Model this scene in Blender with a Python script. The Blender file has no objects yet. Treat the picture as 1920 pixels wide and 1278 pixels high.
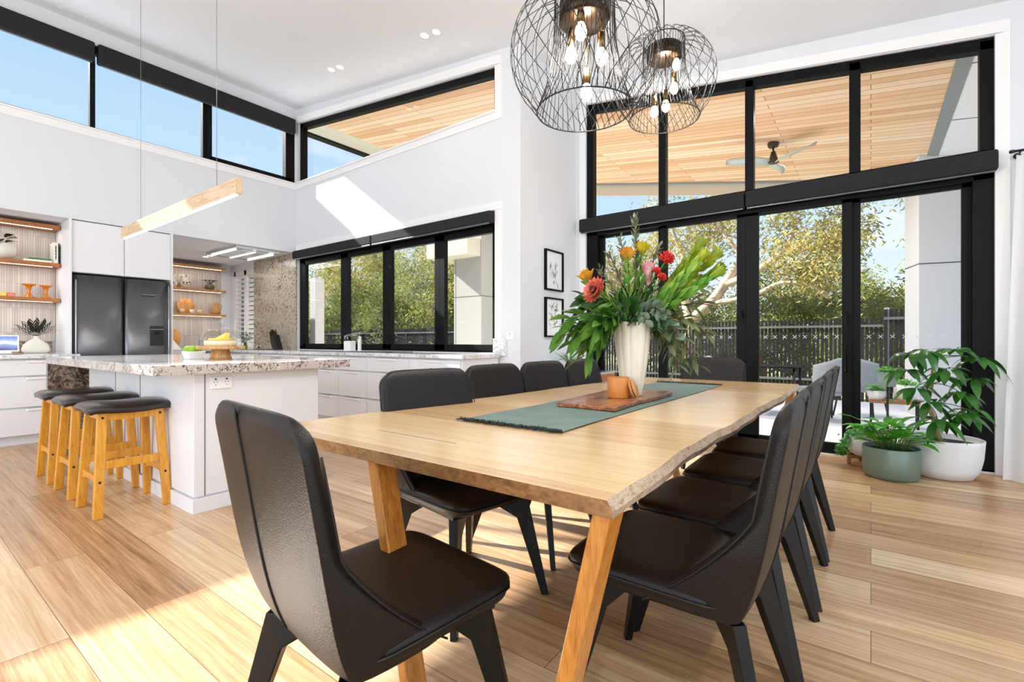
import bpy, math, random
from mathutils import Vector, Matrix, Quaternion
sc = bpy.context.scene
PI = math.pi
# ------------------------------------------------------------------ camera
cam_d = bpy.data.cameras.new('camera'); cam = bpy.data.objects.new('camera', cam_d)
sc.collection.objects.link(cam); sc.camera = cam
cam_d.sensor_width = 36.0; cam_d.lens = 904.0/1920*36; cam_d.clip_start = .05; cam_d.clip_end = 300
cam.location = (0, 0, 1.06); cam.rotation_euler = (PI/2, 0, math.radians(36.66))
# ------------------------------------------------------------------ view
sc.view_settings.view_transform = 'Standard'; sc.view_settings.look = 'None'
sc.view_settings.exposure = 0.32; sc.view_settings.gamma = 1.0; sc.view_settings.use_curve_mapping = False
sc.cycles.max_bounces = 10; sc.cycles.diffuse_bounces = 6; sc.cycles.transparent_max_bounces = 16
sc.cycles.sample_clamp_indirect = 6.0
# ------------------------------------------------------------------ sky
W = bpy.data.worlds.new('sky'); sc.world = W; W.use_nodes = True
wt = W.node_tree; wt.nodes.clear()
def wn(t, **k):
    n = wt.nodes.new(t)
    for a, b in k.items(): setattr(n, a, b)
    return n
wc = wn('ShaderNodeTexCoord'); wsep = wn('ShaderNodeSeparateXYZ'); wt.links.new(wc.outputs['Generated'], wsep.inputs[0])
wr = wn('ShaderNodeValToRGB'); wt.links.new(wsep.outputs['Z'], wr.inputs[0])
e = wr.color_ramp.elements; e[0].position = 0.0; e[0].color = (.86, .93, .99, 1); e[1].position = 1.0; e[1].color = (.30, .50, .86, 1)
q = wr.color_ramp.elements.new(.25); q.color = (.52, .72, .97, 1)
q = wr.color_ramp.elements.new(.5); q.color = (.38, .60, .95, 1)
wm = wn('ShaderNodeMapping'); wm.inputs['Scale'].default_value = (1, 1, 2.6); wt.links.new(wc.outputs['Generated'], wm.inputs[0])
wno = wn('ShaderNodeTexNoise'); wno.inputs['Scale'].default_value = 3.2; wno.inputs['Detail'].default_value = 6; wt.links.new(wm.outputs[0], wno.inputs[0])
wcr = wn('ShaderNodeValToRGB'); wt.links.new(wno.outputs['Fac'], wcr.inputs[0])
wcr.color_ramp.elements[0].position = .58; wcr.color_ramp.elements[1].position = .74
wcr.color_ramp.elements[0].color = (0, 0, 0, 1); wcr.color_ramp.elements[1].color = (.75, .75, .75, 1)
wmx = wn('ShaderNodeMixRGB'); wt.links.new(wcr.outputs[0], wmx.inputs[0]); wt.links.new(wr.outputs[0], wmx.inputs[1]); wmx.inputs[2].default_value = (.93, .94, .95, 1)
wb = wn('ShaderNodeBackground'); wb.inputs['Strength'].default_value = 0.92
wo = wn('ShaderNodeOutputWorld'); wt.links.new(wmx.outputs[0], wb.inputs[0]); wt.links.new(wb.outputs[0], wo.inputs[0])
# ------------------------------------------------------------------ sun
sd = bpy.data.lights.new('sun', 'SUN'); sun = bpy.data.objects.new('sun', sd); sc.collection.objects.link(sun)
sd.energy = 10.0; sd.angle = math.radians(.7); sd.color = (1, .96, .90)
sun.rotation_euler = Vector((1, .29, -.70)).to_track_quat('-Z', 'Y').to_euler()
# added fill lights standing in for daylight from the open sides behind the camera
def area(name, loc, direction, sx, sy, power, col=(1, 1, 1)):
    l = bpy.data.lights.new(name, 'AREA'); l.shape = 'RECTANGLE'; l.size = sx; l.size_y = sy; l.energy = power; l.color = col
    o = bpy.data.objects.new(name, l); sc.collection.objects.link(o); o.location = loc
    o.rotation_euler = Vector(direction).to_track_quat('-Z', 'Y').to_euler(); return o
area('fill_rear_opening', (-2.6, -5.4, 2.0), (0, 1, .10), 8.5, 3.4, 230, (.92, .96, 1))
area('fill_side_opening', (4.3, -.2, 1.9), (-1, .0, .12), 7.0, 3.2, 110, (.90, .95, 1))

# ================================================================== helpers
def col_(h):
    h = h.lstrip('#'); c = [int(h[i:i+2], 16)/255 for i in (0, 2, 4)]
    return tuple((x/12.92 if x <= .04045 else ((x+.055)/1.055)**2.4) for x in c) + (1,)
class NT:
    def __init__(s, name):
        s.m = bpy.data.materials.new(name); s.m.use_nodes = True; s.t = s.m.node_tree
        s.b = s.t.nodes['Principled BSDF']; s.out = s.t.nodes['Material Output']
    def n(s, t, **k):
        x = s.t.nodes.new(t)
        for a, b in k.items():
            if a[0] == '_': x.inputs[a[1:].replace('_', ' ')].default_value = b
            else: setattr(x, a, b)
        return x
    def l(s, a, b): s.t.links.new(a, b)
    def ramp(s, src, stops):
        r = s.n('ShaderNodeValToRGB'); s.l(src, r.inputs[0]); el = r.color_ramp.elements
        el[0].position, el[0].color = stops[0]; el[1].position, el[1].color = stops[-1]
        for p, c in stops[1:-1]: x = el.new(p); x.color = c
        return r.outputs[0]
    def bump(s, src, st=.3, d=.01):
        b = s.n('ShaderNodeBump'); b.inputs['Strength'].default_value = st; b.inputs['Distance'].default_value = d
        s.l(src, b.inputs['Height']); s.l(b.outputs[0], s.b.inputs['Normal'])
def coords(nt, kind='Object', scale=(1, 1, 1), rot=(0, 0, 0)):
    if kind == 'World': src = nt.n('ShaderNodeNewGeometry').outputs['Position']
    else: src = nt.n('ShaderNodeTexCoord').outputs[kind]
    m = nt.n('ShaderNodeMapping'); m.inputs['Scale'].default_value = scale; m.inputs['Rotation'].default_value = rot
    nt.l(src, m.inputs[0]); return m.outputs[0]
def plain(name, c, rough=.5, metal=0, spec=.5, coat=0, noise=0, nscale=20, bump=0, bscale=200, emit=None, es=0, trans=0, sub=0):
    nt = NT(name); b = nt.b
    c = col_(c) if isinstance(c, str) else c
    b.inputs['Base Color'].default_value = c; b.inputs['Roughness'].default_value = rough; b.inputs['Metallic'].default_value = metal
    b.inputs['Specular IOR Level'].default_value = spec; b.inputs['Coat Weight'].default_value = coat; b.inputs['Coat Roughness'].default_value = .08
    if trans: b.inputs['Transmission Weight'].default_value = trans
    if noise:
        co = coords(nt); no = nt.n('ShaderNodeTexNoise', _Scale=nscale, _Detail=5.0); nt.l(co, no.inputs[0])
        lo = tuple(x*(1-noise) for x in c[:3])+(1,); hi = tuple(min(1, x*(1+noise)) for x in c[:3])+(1,)
        nt.l(nt.ramp(no.outputs['Fac'], [(.3, lo), (.7, hi)]), b.inputs['Base Color'])
    if bump:
        co = coords(nt); no = nt.n('ShaderNodeTexNoise', _Scale=bscale, _Detail=3.0); nt.l(co, no.inputs[0]); nt.bump(no.outputs['Fac'], bump, .004)
    if emit: b.inputs['Emission Color'].default_value = col_(emit) if isinstance(emit, str) else emit; b.inputs['Emission Strength'].default_value = es
    return nt.m
def wood(name, cols, scale=(1, 12, 12), rough=.4, coat=0, kind='Object', dist=3.0, nscale=3.0, bump=.08, rot=(0,0,0)):
    nt = NT(name); co = coords(nt, kind, scale, rot)
    n1 = nt.n('ShaderNodeTexNoise', _Scale=nscale, _Detail=8.0, _Roughness=.62, _Distortion=dist*.25); nt.l(co, n1.inputs[0])
    n2 = nt.n('ShaderNodeTexNoise', _Scale=nscale*5, _Detail=4.0); nt.l(co, n2.inputs[0])
    mx = nt.n('ShaderNodeMixRGB'); mx.inputs[0].default_value = .35; nt.l(n1.outputs['Fac'], mx.inputs[1]); nt.l(n2.outputs['Fac'], mx.inputs[2])
    k = len(cols); st = [(.34+.32*i/(k-1), col_(c)) for i, c in enumerate(cols)]
    nt.l(nt.ramp(mx.outputs[0], st), nt.b.inputs['Base Color'])
    nt.b.inputs['Roughness'].default_value = rough; nt.b.inputs['Coat Weight'].default_value = coat; nt.b.inputs['Coat Roughness'].default_value = .12
    if bump: nt.bump(mx.outputs[0], bump, .003)
    return nt.m
def boards(name, cols, length, width, rough=.3, coat=.2, grain=(1.2, 22, 22), mortar=.0012, seamcol=None, streak=.5, cz=0):
    """long boards running along world X, each with its own tone and figure"""
    nt = NT(name)
    p = nt.n('ShaderNodeNewGeometry').outputs['Position']
    br = nt.n('ShaderNodeTexBrick'); br.offset = .37; br.offset_frequency = 2; br.squash = 1.0
    br.inputs['Color1'].default_value = (0, 0, 0, 1); br.inputs['Color2'].default_value = (1, 1, 1, 1); br.inputs['Mortar'].default_value = (.5, .5, .5, 1)
    br.inputs['Scale'].default_value = 1; br.inputs['Brick Width'].default_value = length; br.inputs['Row Height'].default_value = width
    br.inputs['Mortar Size'].default_value = mortar; br.inputs['Mortar Smooth'].default_value = 0.1
    nt.l(p, br.inputs[0])
    # offset the grain of each board
    sp = nt.n('ShaderNodeSeparateXYZ'); nt.l(p, sp.inputs[0])
    ad = nt.n('ShaderNodeMath', operation='MULTIPLY_ADD'); nt.l(br.outputs['Color'], ad.inputs[0]); ad.inputs[1].default_value = 37.0; nt.l(sp.outputs['X'], ad.inputs[2])
    cb = nt.n('ShaderNodeCombineXYZ'); nt.l(ad.outputs[0], cb.inputs['X']); nt.l(sp.outputs['Y'], cb.inputs['Y'])
    mp = nt.n('ShaderNodeMapping'); mp.inputs['Scale'].default_value = grain; nt.l(cb.outputs[0], mp.inputs[0])
    n1 = nt.n('ShaderNodeTexNoise', _Scale=.8, _Detail=9.0, _Roughness=.6, _Distortion=1.1); nt.l(mp.outputs[0], n1.inputs[0])
    n2 = nt.n('ShaderNodeTexNoise', _Scale=4.0, _Detail=4.0, _Roughness=.7, _Distortion=.4); nt.l(mp.outputs[0], n2.inputs[0])
    mx = nt.n('ShaderNodeMixRGB'); mx.inputs[0].default_value = .4; nt.l(n1.outputs['Fac'], mx.inputs[1]); nt.l(n2.outputs['Fac'], mx.inputs[2])
    m2 = nt.n('ShaderNodeMixRGB'); m2.inputs[0].default_value = 1-streak; nt.l(mx.outputs[0], m2.inputs[1]); nt.l(br.outputs['Color'], m2.inputs[2])
    k = len(cols); lo, hi = .5-.34*(1-streak)-.14, .5+.34*(1-streak)+.14
    st = [(lo+(hi-lo)*i/(k-1), col_(c)) for i, c in enumerate(cols)]
    c0 = nt.ramp(m2.outputs[0], st)
    m3 = nt.n('ShaderNodeMixRGB'); nt.l(br.outputs['Fac'], m3.inputs[0]); nt.l(c0, m3.inputs[1]); m3.inputs[2].default_value = col_(seamcol or '#5a3f26')
    nt.l(m3.outputs[0], nt.b.inputs['Base Color'])
    nt.b.inputs['Roughness'].default_value = rough; nt.b.inputs['Coat Weight'].default_value = coat; nt.b.inputs['Coat Roughness'].default_value = .22
    iv = nt.n('ShaderNodeMath', operation='MULTIPLY_ADD'); nt.l(br.outputs['Fac'], iv.inputs[0]); iv.inputs[1].default_value = -1.0; iv.inputs[2].default_value = 1.0
    nt.bump(iv.outputs[0], .3, .002)
    return nt.m
def granite(name, cols, scale=6, rough=.12, vein=1.0):
    nt = NT(name); co = coords(nt, 'World')
    n0 = nt.n('ShaderNodeTexNoise', _Scale=scale*.35, _Detail=4.0, _Distortion=1.5); nt.l(co, n0.inputs[0])
    n1 = nt.n('ShaderNodeTexNoise', _Scale=scale*2.2, _Detail=12.0, _Roughness=.72, _Distortion=1.8*vein); nt.l(co, n1.inputs[0])
    v = nt.n('ShaderNodeTexVoronoi', _Scale=scale*7); nt.l(n1.outputs['Color'], v.inputs[0])
    v2 = nt.n('ShaderNodeTexNoise', _Scale=scale*9, _Detail=4.0, _Roughness=.8); nt.l(co, v2.inputs[0])
    mx = nt.n('ShaderNodeMixRGB'); mx.inputs[0].default_value = .45; nt.l(n1.outputs['Fac'], mx.inputs[1]); nt.l(v2.outputs['Fac'], mx.inputs[2])
    m2 = nt.n('ShaderNodeMixRGB'); m2.inputs[0].default_value = .14; nt.l(mx.outputs[0], m2.inputs[1]); nt.l(n0.outputs['Fac'], m2.inputs[2])
    k = len(cols); st = [(.415+.17*i/(k-1), col_(c)) for i, c in enumerate(cols)]
    nt.l(nt.ramp(m2.outputs[0], st), nt.b.inputs['Base Color']); nt.b.inputs['Roughness'].default_value = rough
    return nt.m
def glassy(name, refl=.07, tint=(1, 1, 1, 1), rough=0):
    nt = NT(name); nt.t.nodes.remove(nt.b)
    tr = nt.n('ShaderNodeBsdfTransparent'); tr.inputs[0].default_value = tint
    gl = nt.n('ShaderNodeBsdfGlossy'); gl.inputs['Roughness'].default_value = rough
    fr = nt.n('ShaderNodeLayerWeight'); fr.inputs['Blend'].default_value = .28
    mu = nt.n('ShaderNodeMath', operation='MULTIPLY'); nt.l(fr.outputs['Fresnel'], mu.inputs[0]); mu.inputs[1].default_value = refl*(1.1 if refl < .08 else 5)
    mx = nt.n('ShaderNodeMixShader'); nt.l(mu.outputs[0], mx.inputs[0]); nt.l(tr.outputs[0], mx.inputs[1]); nt.l(gl.outputs[0], mx.inputs[2])
    nt.l(mx.outputs[0], nt.out.inputs[0]); return nt.m
def leafmat(name, c1, c2, rough=.4, back=None, scale=6, transl=.35, coat=0):
    nt = NT(name); co = coords(nt); n = nt.n('ShaderNodeTexNoise', _Scale=scale, _Detail=3.0); nt.l(co, n.inputs[0])
    r = nt.ramp(n.outputs['Fac'], [(.35, col_(c1)), (.65, col_(c2))]); nt.l(r, nt.b.inputs['Base Color'])
    nt.b.inputs['Roughness'].default_value = rough; nt.b.inputs['Coat Weight'].default_value = coat
    if transl:
        tl = nt.n('ShaderNodeBsdfTranslucent'); nt.l(r, tl.inputs[0]); mx = nt.n('ShaderNodeMixShader'); mx.inputs[0].default_value = transl
        nt.l(nt.b.outputs[0], mx.inputs[1]); nt.l(tl.outputs[0], mx.inputs[2]); nt.l(mx.outputs[0], nt.out.inputs[0])
    return nt.m

class MB:
    def __init__(s): s.v = []; s.f = []; s.sm = []; s.mi = []; s.M = None; s.cur = 0
    def _add(s, vs, fs, smooth=False):
        o = len(s.v)
        if s.M is not None: vs = [tuple(s.M @ Vector(p)) for p in vs]
        s.v += [tuple(p) for p in vs]; s.f += [tuple(i+o for i in f) for f in fs]; s.sm += [smooth]*len(fs); s.mi += [s.cur]*len(fs); return s
    def box(s, x0, x1, y0, y1, z0, z1):
        vs = [(x0,y0,z0),(x1,y0,z0),(x1,y1,z0),(x0,y1,z0),(x0,y0,z1),(x1,y0,z1),(x1,y1,z1),(x0,y1,z1)]
        return s._add(vs, [(3,2,1,0),(4,5,6,7),(0,1,5,4),(1,2,6,5),(2,3,7,6),(3,0,4,7)])
    def hexa(s, b, t):  # two quads, bottom and top
        return s._add(list(b)+list(t), [(3,2,1,0),(4,5,6,7),(0,1,5,4),(1,2,6,5),(2,3,7,6),(3,0,4,7)])
    def prism(s, pts, off):  # polygon extruded by a vector
        n = len(pts); a = [Vector(p) for p in pts]; b = [p+Vector(off) for p in a]
        return s._add([tuple(p) for p in a+b], [tuple(range(n-1, -1, -1)), tuple(range(n, 2*n))]+[(i, (i+1) % n, n+(i+1) % n, n+i) for i in range(n)])
    def lathe(s, prof, c=(0,0,0), n=32, flute=0, fn=0, cap=True, squash=(1,1)):
        vs = []; 
        for r, z in prof:
            for i in range(n):
                a = 2*PI*i/n; rr = r*(1+flute*abs(math.cos(a*fn/2))) if fn else r
                vs.append((c[0]+rr*math.cos(a)*squash[0], c[1]+rr*math.sin(a)*squash[1], c[2]+z))
        fs = [(j*n+i, j*n+(i+1) % n, (j+1)*n+(i+1) % n, (j+1)*n+i) for j in range(len(prof)-1) for i in range(n)]
        s._add(vs, fs, True)
        if cap:
            if prof[0][0] > 1e-5: s.f.append(tuple(len(s.v)-len(vs)+i for i in range(n-1, -1, -1))); s.sm.append(False); s.mi.append(s.cur)
            if prof[-1][0] > 1e-5: s.f.append(tuple(len(s.v)-n+i for i in range(n))); s.sm.append(False); s.mi.append(s.cur)
        return s
    def tube(s, pts, r, n=8, closed=False, flat=1.0):
        P = [Vector(p) for p in pts]; m = len(P); R = r if isinstance(r, (list, tuple)) else [r]*m
        vs = []; prev = None
        for k in range(m):
            if closed: t = P[(k+1) % m]-P[k-1]
            else: t = P[min(k+1, m-1)]-P[max(k-1, 0)]
            if t.length < 1e-9: t = Vector((0, 0, 1))
            t.normalize()
            if prev is None: prev = t.cross(Vector((0, 0, 1))) if abs(t.z) < .95 else t.cross(Vector((1, 0, 0)))
            u = (prev - t*prev.dot(t)); 
            if u.length < 1e-6: u = t.orthogonal()
            u.normalize(); w = t.cross(u); prev = u
            for i in range(n):
                a = 2*PI*i/n; vs.append(tuple(P[k]+u*(R[k]*math.cos(a))+w*(R[k]*flat*math.sin(a))))
        fs = []
        for k in range(m if closed else m-1):
            a, b = k*n, ((k+1) % m)*n
            fs += [(a+i, a+(i+1) % n, b+(i+1) % n, b+i) for i in range(n)]
        if not closed: fs += [tuple(range(n-1, -1, -1)), tuple((m-1)*n+i for i in range(n))]
        return s._add(vs, fs, True)
    def cyl(s, p, q, r, n=16, r2=None): return s.tube([p, q], [r, r if r2 is None else r2], n)
    def ball(s, c, r, n=14, sq=(1,1,1)):
        vs = []; m = n//2
        for j in range(m+1):
            t = PI*j/m
            for i in range(n): a = 2*PI*i/n; vs.append((c[0]+r*sq[0]*math.sin(t)*math.cos(a), c[1]+r*sq[1]*math.sin(t)*math.sin(a), c[2]-r*sq[2]*math.cos(t)))
        return s._add(vs, [(j*n+i, j*n+(i+1) % n, (j+1)*n+(i+1) % n, (j+1)*n+i) for j in range(m) for i in range(n)], True)
    def leaf(s, p, d, L, w, up=(0,0,1), droop=.2, fold=.25, seg=5, tipw=.5):
        """one leaf: from p along d, length L, half width w, widest at tipw, drooping, folded along the midrib"""
        d = Vector(d).normalized(); up = Vector(up); side = d.cross(up)
        if side.length < 1e-4: side = d.orthogonal()
        side.normalize(); nrm = side.cross(d).normalized()
        vs = []; 
        for k in range(seg+1):
            t = k/seg; x = math.sin(PI*min(1, max(0, t**(math.log(.5)/math.log(tipw)))))**.8 if 0 < t < 1 else 0.03
            c = Vector(p)+d*(L*t)-Vector((0,0,1))*(droop*L*t*t); ww = w*max(x, .04)
            vs += [tuple(c-side*ww+nrm*(fold*ww)), tuple(c), tuple(c+side*ww+nrm*(fold*ww))]
        fs = []
        for k in range(seg): a = 3*k; fs += [(a, a+1, a+4, a+3), (a+1, a+2, a+5, a+4)]
        return s._add(vs, fs, True)
    def build(s, name, mat, parent=None, world=False, bevel=0, seg=2, solid=0):
        me = bpy.data.meshes.new(name); vs = s.v
        if parent is not None and world:
            L = parent.location
            if parent.parent is not None: L = L+parent.parent.location
            vs = [(x-L.x, y-L.y, z-L.z) for x, y, z in vs]
        me.from_pydata(vs, [], s.f); me.polygons.foreach_set('use_smooth', s.sm); me.polygons.foreach_set('material_index', s.mi); me.update()
        for m_ in (mat if isinstance(mat, (list, tuple)) else [mat]): me.materials.append(m_)
        o = bpy.data.objects.new(name, me); sc.collection.objects.link(o)
        if parent is not None: o.parent = parent
        if bevel:
            b = o.modifiers.new('b', 'BEVEL'); b.width = bevel; b.segments = seg; b.limit_method = 'ANGLE'; b.angle_limit = math.radians(40)
        if solid:
            b = o.modifiers.new('s', 'SOLIDIFY'); b.thickness = solid
        return o
def empty(name, loc, rz=0, label=None, cat=None, group=None):
    o = bpy.data.objects.new(name, None); sc.collection.objects.link(o); o.location = loc; o.rotation_euler = (0, 0, rz); o.empty_display_size = .1
    return tag(o, label, cat, group)
def tag(o, label=None, cat=None, group=None, kind=None):
    if label: o['label'] = label
    if cat: o['category'] = cat
    if group: o['group'] = group
    if kind: o['kind'] = kind
    return o
def struct(o): o['kind'] = 'structure'; return o
def kids(o): return [c for c in bpy.data.objects if c.parent is o]
def copy_thing(root, loc, rz=0, label=None, scale=None):
    r = root.copy(); sc.collection.objects.link(r); r.location = loc; r.rotation_euler = (0, 0, rz)
    if label: r['label'] = label
    if scale: r.scale = (scale,)*3
    for ch in kids(root):
        c = ch.copy(); sc.collection.objects.link(c); c.parent = r
        for g in kids(ch):
            d = g.copy(); sc.collection.objects.link(d); d.parent = c
    return r

# ================================================================== materials
M = {}
M['wall'] = plain('wall_paint', '#dbdee3', .85, spec=.2)
M['ceil'] = plain('ceiling_paint', '#e4e9f0', .9)
M['trim'] = plain('white_trim', '#ededee', .5)
M['cab'] = plain('white_cabinet', '#e4e5e8', .38)
M['frame'] = plain('black_aluminium', '#0a0a0c', .5, spec=.15)
M['blind'] = plain('charcoal_blind', '#1a1a1d', .9, noise=.25, nscale=120)
M['railal'] = plain('blind_rail', '#6a6a6e', .35, metal=.8)
M['glass'] = glassy('window_glass', .07)
M['floor'] = boards('blackbutt_floor', ['#7d5b3d', '#a88058', '#c29c74', '#d5b690', '#e6ceb0'], 2.3, .22, rough=.33, coat=.2, streak=.80, grain=(.9, 30, 30))
M['lining'] = boards('cedar_lining', ['#d8a87c', '#e8be96', '#f0cda9', '#f5dcc0'], 2.7, .125, rough=.55, coat=0, mortar=.004, seamcol='#8d6541', streak=.35)
M['table'] = boards('table_wood', ['#b98f60', '#d0a877', '#dfbc8d', '#e9cca3'], 9.0, .45, rough=.24, coat=.5, mortar=.0, streak=.7)
M['granite'] = granite('island_granite', ['#2f2826', '#6f625b', '#b5a9a0', '#ddd6d0', '#9c8d83', '#e9e5e1'], 9)
M['gtop'] = granite('pale_granite', ['#a9a8a8', '#cfd0d2', '#e9eaec', '#f2f2f3'], 4, rough=.1)
M['stone'] = granite('splash_stone', ['#3a3129', '#7d6e5a', '#a89a86', '#beb4a4', '#857a6a', '#d2cbbf'], 3.0, rough=.2, vein=2.4)
M['brownstone'] = granite('brown_stone', ['#2d2520', '#5d4d41', '#8b7867', '#b5a593', '#665648'], 4.5, rough=.2, vein=1.8)
M['tile'] = None
M['leather'] = None
M['blackwood'] = plain('black_wood', '#0a0909', .36, spec=.3)
M['shelf'] = wood('shelf_timber', ['#7c4216', '#a5632a', '#b97a3d'], rough=.4)
M['stoolwood'] = wood('stool_pine', ['#c07a1c', '#d8962e', '#e6a93f'], (14, 14, 1.4), rough=.38, coat=.2, bump=.03)
M['legwood'] = wood('table_leg_wood', ['#9c5c1c', '#bd7a2e', '#cf9042'], (14, 14, 1.6), rough=.35, coat=.2, bump=.03)
M['brass'] = plain('aged_brass', '#7a6040', .3, metal=1)
M['wire'] = plain('black_wire', '#0d0d0d', .45)
M['bulb'] = plain('lit_bulb', '#fff3dc', .3, emit='#ffe6bd', es=9)
M['led'] = plain('led_strip', '#ffffff', .4, emit='#fff0d8', es=3.0)
M['ledw'] = plain('white_led', '#ffffff', .4, emit='#ffffff', es=3.0)
M['cer'] = plain('cream_ceramic', '#e6dfd0', .45, noise=.04)
M['whitecer'] = plain('white_ceramic', '#ecebe8', .35)
M['steel'] = plain('steel', '#9a9a9c', .25, metal=1)
M['soil'] = plain('soil', '#2a1d14', .95, noise=.5, nscale=60)
def tile_mat():
    nt = NT('finger_tiles'); p = nt.n('ShaderNodeNewGeometry').outputs['Position']; sp = nt.n('ShaderNodeSeparateXYZ'); nt.l(p, sp.inputs[0])
    cb = nt.n('ShaderNodeCombineXYZ'); nt.l(sp.outputs['Z'], cb.inputs['X']); nt.l(sp.outputs['Y'], cb.inputs['Y'])
    br = nt.n('ShaderNodeTexBrick'); br.offset = 0; nt.l(cb.outputs[0], br.inputs[0])
    for k, v in (('Scale', 1), ('Brick Width', .29), ('Row Height', .022), ('Mortar Size', .0015), ('Mortar Smooth', .3)): br.inputs[k].default_value = v
    br.inputs['Color1'].default_value = col_('#b3a8a0'); br.inputs['Color2'].default_value = col_('#c9c0b8'); br.inputs['Mortar'].default_value = col_('#8d837c')
    nt.l(br.outputs['Color'], nt.b.inputs['Base Color']); nt.b.inputs['Roughness'].default_value = .22
    iv = nt.n('ShaderNodeMath', operation='SUBTRACT'); iv.inputs[0].default_value = 1; nt.l(br.outputs['Fac'], iv.inputs[1]); nt.bump(iv.outputs[0], .5, .003)
    return nt.m
M['tile'] = tile_mat()
M['leather'] = plain('dark_leather', '#17110f', .40, spec=.3, coat=.0, noise=.12, nscale=8, bump=.25, bscale=260)
M['fridge'] = plain('dark_steel', '#6f7073', .30, metal=.9)
M['patio'] = plain('pale_paving', '#eeeff2', .7, noise=.05, nscale=3)
M['fence'] = plain('charcoal_palings', '#1d1e22', .85, spec=.2, noise=.2, nscale=9)
M['clad'] = plain('pale_cladding', '#d9dadc', .6)
M['joint'] = plain('joint_line', '#4c4f52', .7)
M['beam'] = plain('grey_trim', '#8b908e', .6)
M['soffit'] = plain('cream_soffit', '#c9c6b6', .7)
M['grass'] = plain('lawn', '#bdb982', .95, noise=.3, nscale=4)
A_, B1, B2, C_ = -7.43, 4.16, 5.365, -2.985
def zc(x): return 4.784-.127*(x-A_)
# ================================================================== SETTING
o = struct(MB().box(-10.2, 3.6, -5.6, B2+.04, -.2, 0).build('floor', M['floor']))
# ceiling: raked slab, falls towards +X
o = struct(MB().prism([(A_-.15, -5.6, zc(A_)+.004), (A_, -5.6, zc(A_)), (3.6, -5.6, zc(3.6)), (3.6, -5.6, zc(3.6)+.25), (A_-.15, -5.6, zc(A_)+.25)], (0, B2+.15+5.6, 0)).build('ceiling', M['ceil']))
# left wall (kitchen back wall): bulkhead, strip over the highlight windows, end pier
m = MB(); m.box(A_-.15, A_, -5.6, B1+.15, 2.478, 3.58); m.box(A_-.15, A_, -5.6, B1+.15, 4.59, zc(A_)+.02)
m.box(A_-.15, A_, -5.6, -3.0, 3.58, 4.59); m.box(A_-.15, A_, 4.135, B1+.15, 3.58, 4.59)
m.box(-8.24, -8.09, -5.6, 1.41, 0, 2.478)      # back of the open shelf niche
m.box(-9.95, -9.8, 2.44, B1+.15, 0, 2.478); m.box(-9.8, -8.1, 2.40, 2.44, 0, 2.478); m.box(-8.24, -8.1, 1.41, 2.44, 0, 2.478)
struct(m.build('wall_left', M['wall']))
struct(MB().box(-9.95, A_-.14, -5.6, B1+.15, 2.478, 2.56).build('ceiling_niche', M['ceil']))
# window wall
m = MB(); Y0, Y1 = B1, B1+.15
def wy(x0, x1, z0, z1, ya=Y0, yb=Y1): m.box(x0, x1, ya, yb, z0, z1)
wy(-9.95, -9.665, 0, 2.478); wy(-9.665, -8.80, 0, .95); wy(-9.665, -8.80, 2.36, 2.478); wy(-8.80, -7.38, 0, 2.478)
wy(-7.38, -3.322, 0, .93); m.hexa([(-3.322, Y0, 0), (C_, Y0, 0), (C_, Y1, 0), (-3.322, Y1, 0)], [(-3.322, Y0, zc(-3.322)+.02), (C_, Y0, zc(C_)+.02), (C_, Y1, zc(C_)+.02), (-3.322, Y1, zc(-3.322)+.02)])
wy(-7.58, -3.322, 2.50, 3.585); wy(-7.58, -7.37, 3.585, 4.79); 
m.prism([(-7.37, Y0, 4.552), (-3.322, Y0, 4.094), (-3.322, Y0, zc(-3.322)+.02), (-7.37, Y0, zc(-7.37)+.02)], (0, .15, 0))
struct(m.build('wall_back', M['wall']))
# return wall
m = MB(); m.box(C_-.15, C_, B1+.15, B2, 0, 4.0); m.prism([(C_-.15, B1+.15, 4.0), (C_, B1+.15, 4.0), (C_, B1+.15, zc(C_)+.01), (C_-.15, B1+.15, zc(C_)+.03)], (0, B2-B1-.15, 0))
struct(m.build('wall_side', M['wall']))
# door wall
m = MB(); m.box(C_-.15, -2.845, B2, B2+.15, 0, 3.98); m.box(.79, 3.6, B2, B2+.15, 0, 3.45)
m.prism([(C_-.15, B2, 3.98), (-2.845, B2, 4.0), (.79, B2, 3.49), (.79, B2, zc(.79)+.02), (C_-.15, B2, zc(C_-.15)+.02)], (0, .15, 0)); m.hexa([(.79, B2, 3.45), (3.6, B2, 3.45), (3.6, B2+.15, 3.45), (.79, B2+.15, 3.45)], [(.79, B2, zc(.79)+.02), (3.6, B2, zc(3.6)+.02), (3.6, B2+.15, zc(3.6)+.02), (.79, B2+.15, zc(.79)+.02)])
struct(m.build('wall_front', M['wall']))
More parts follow.
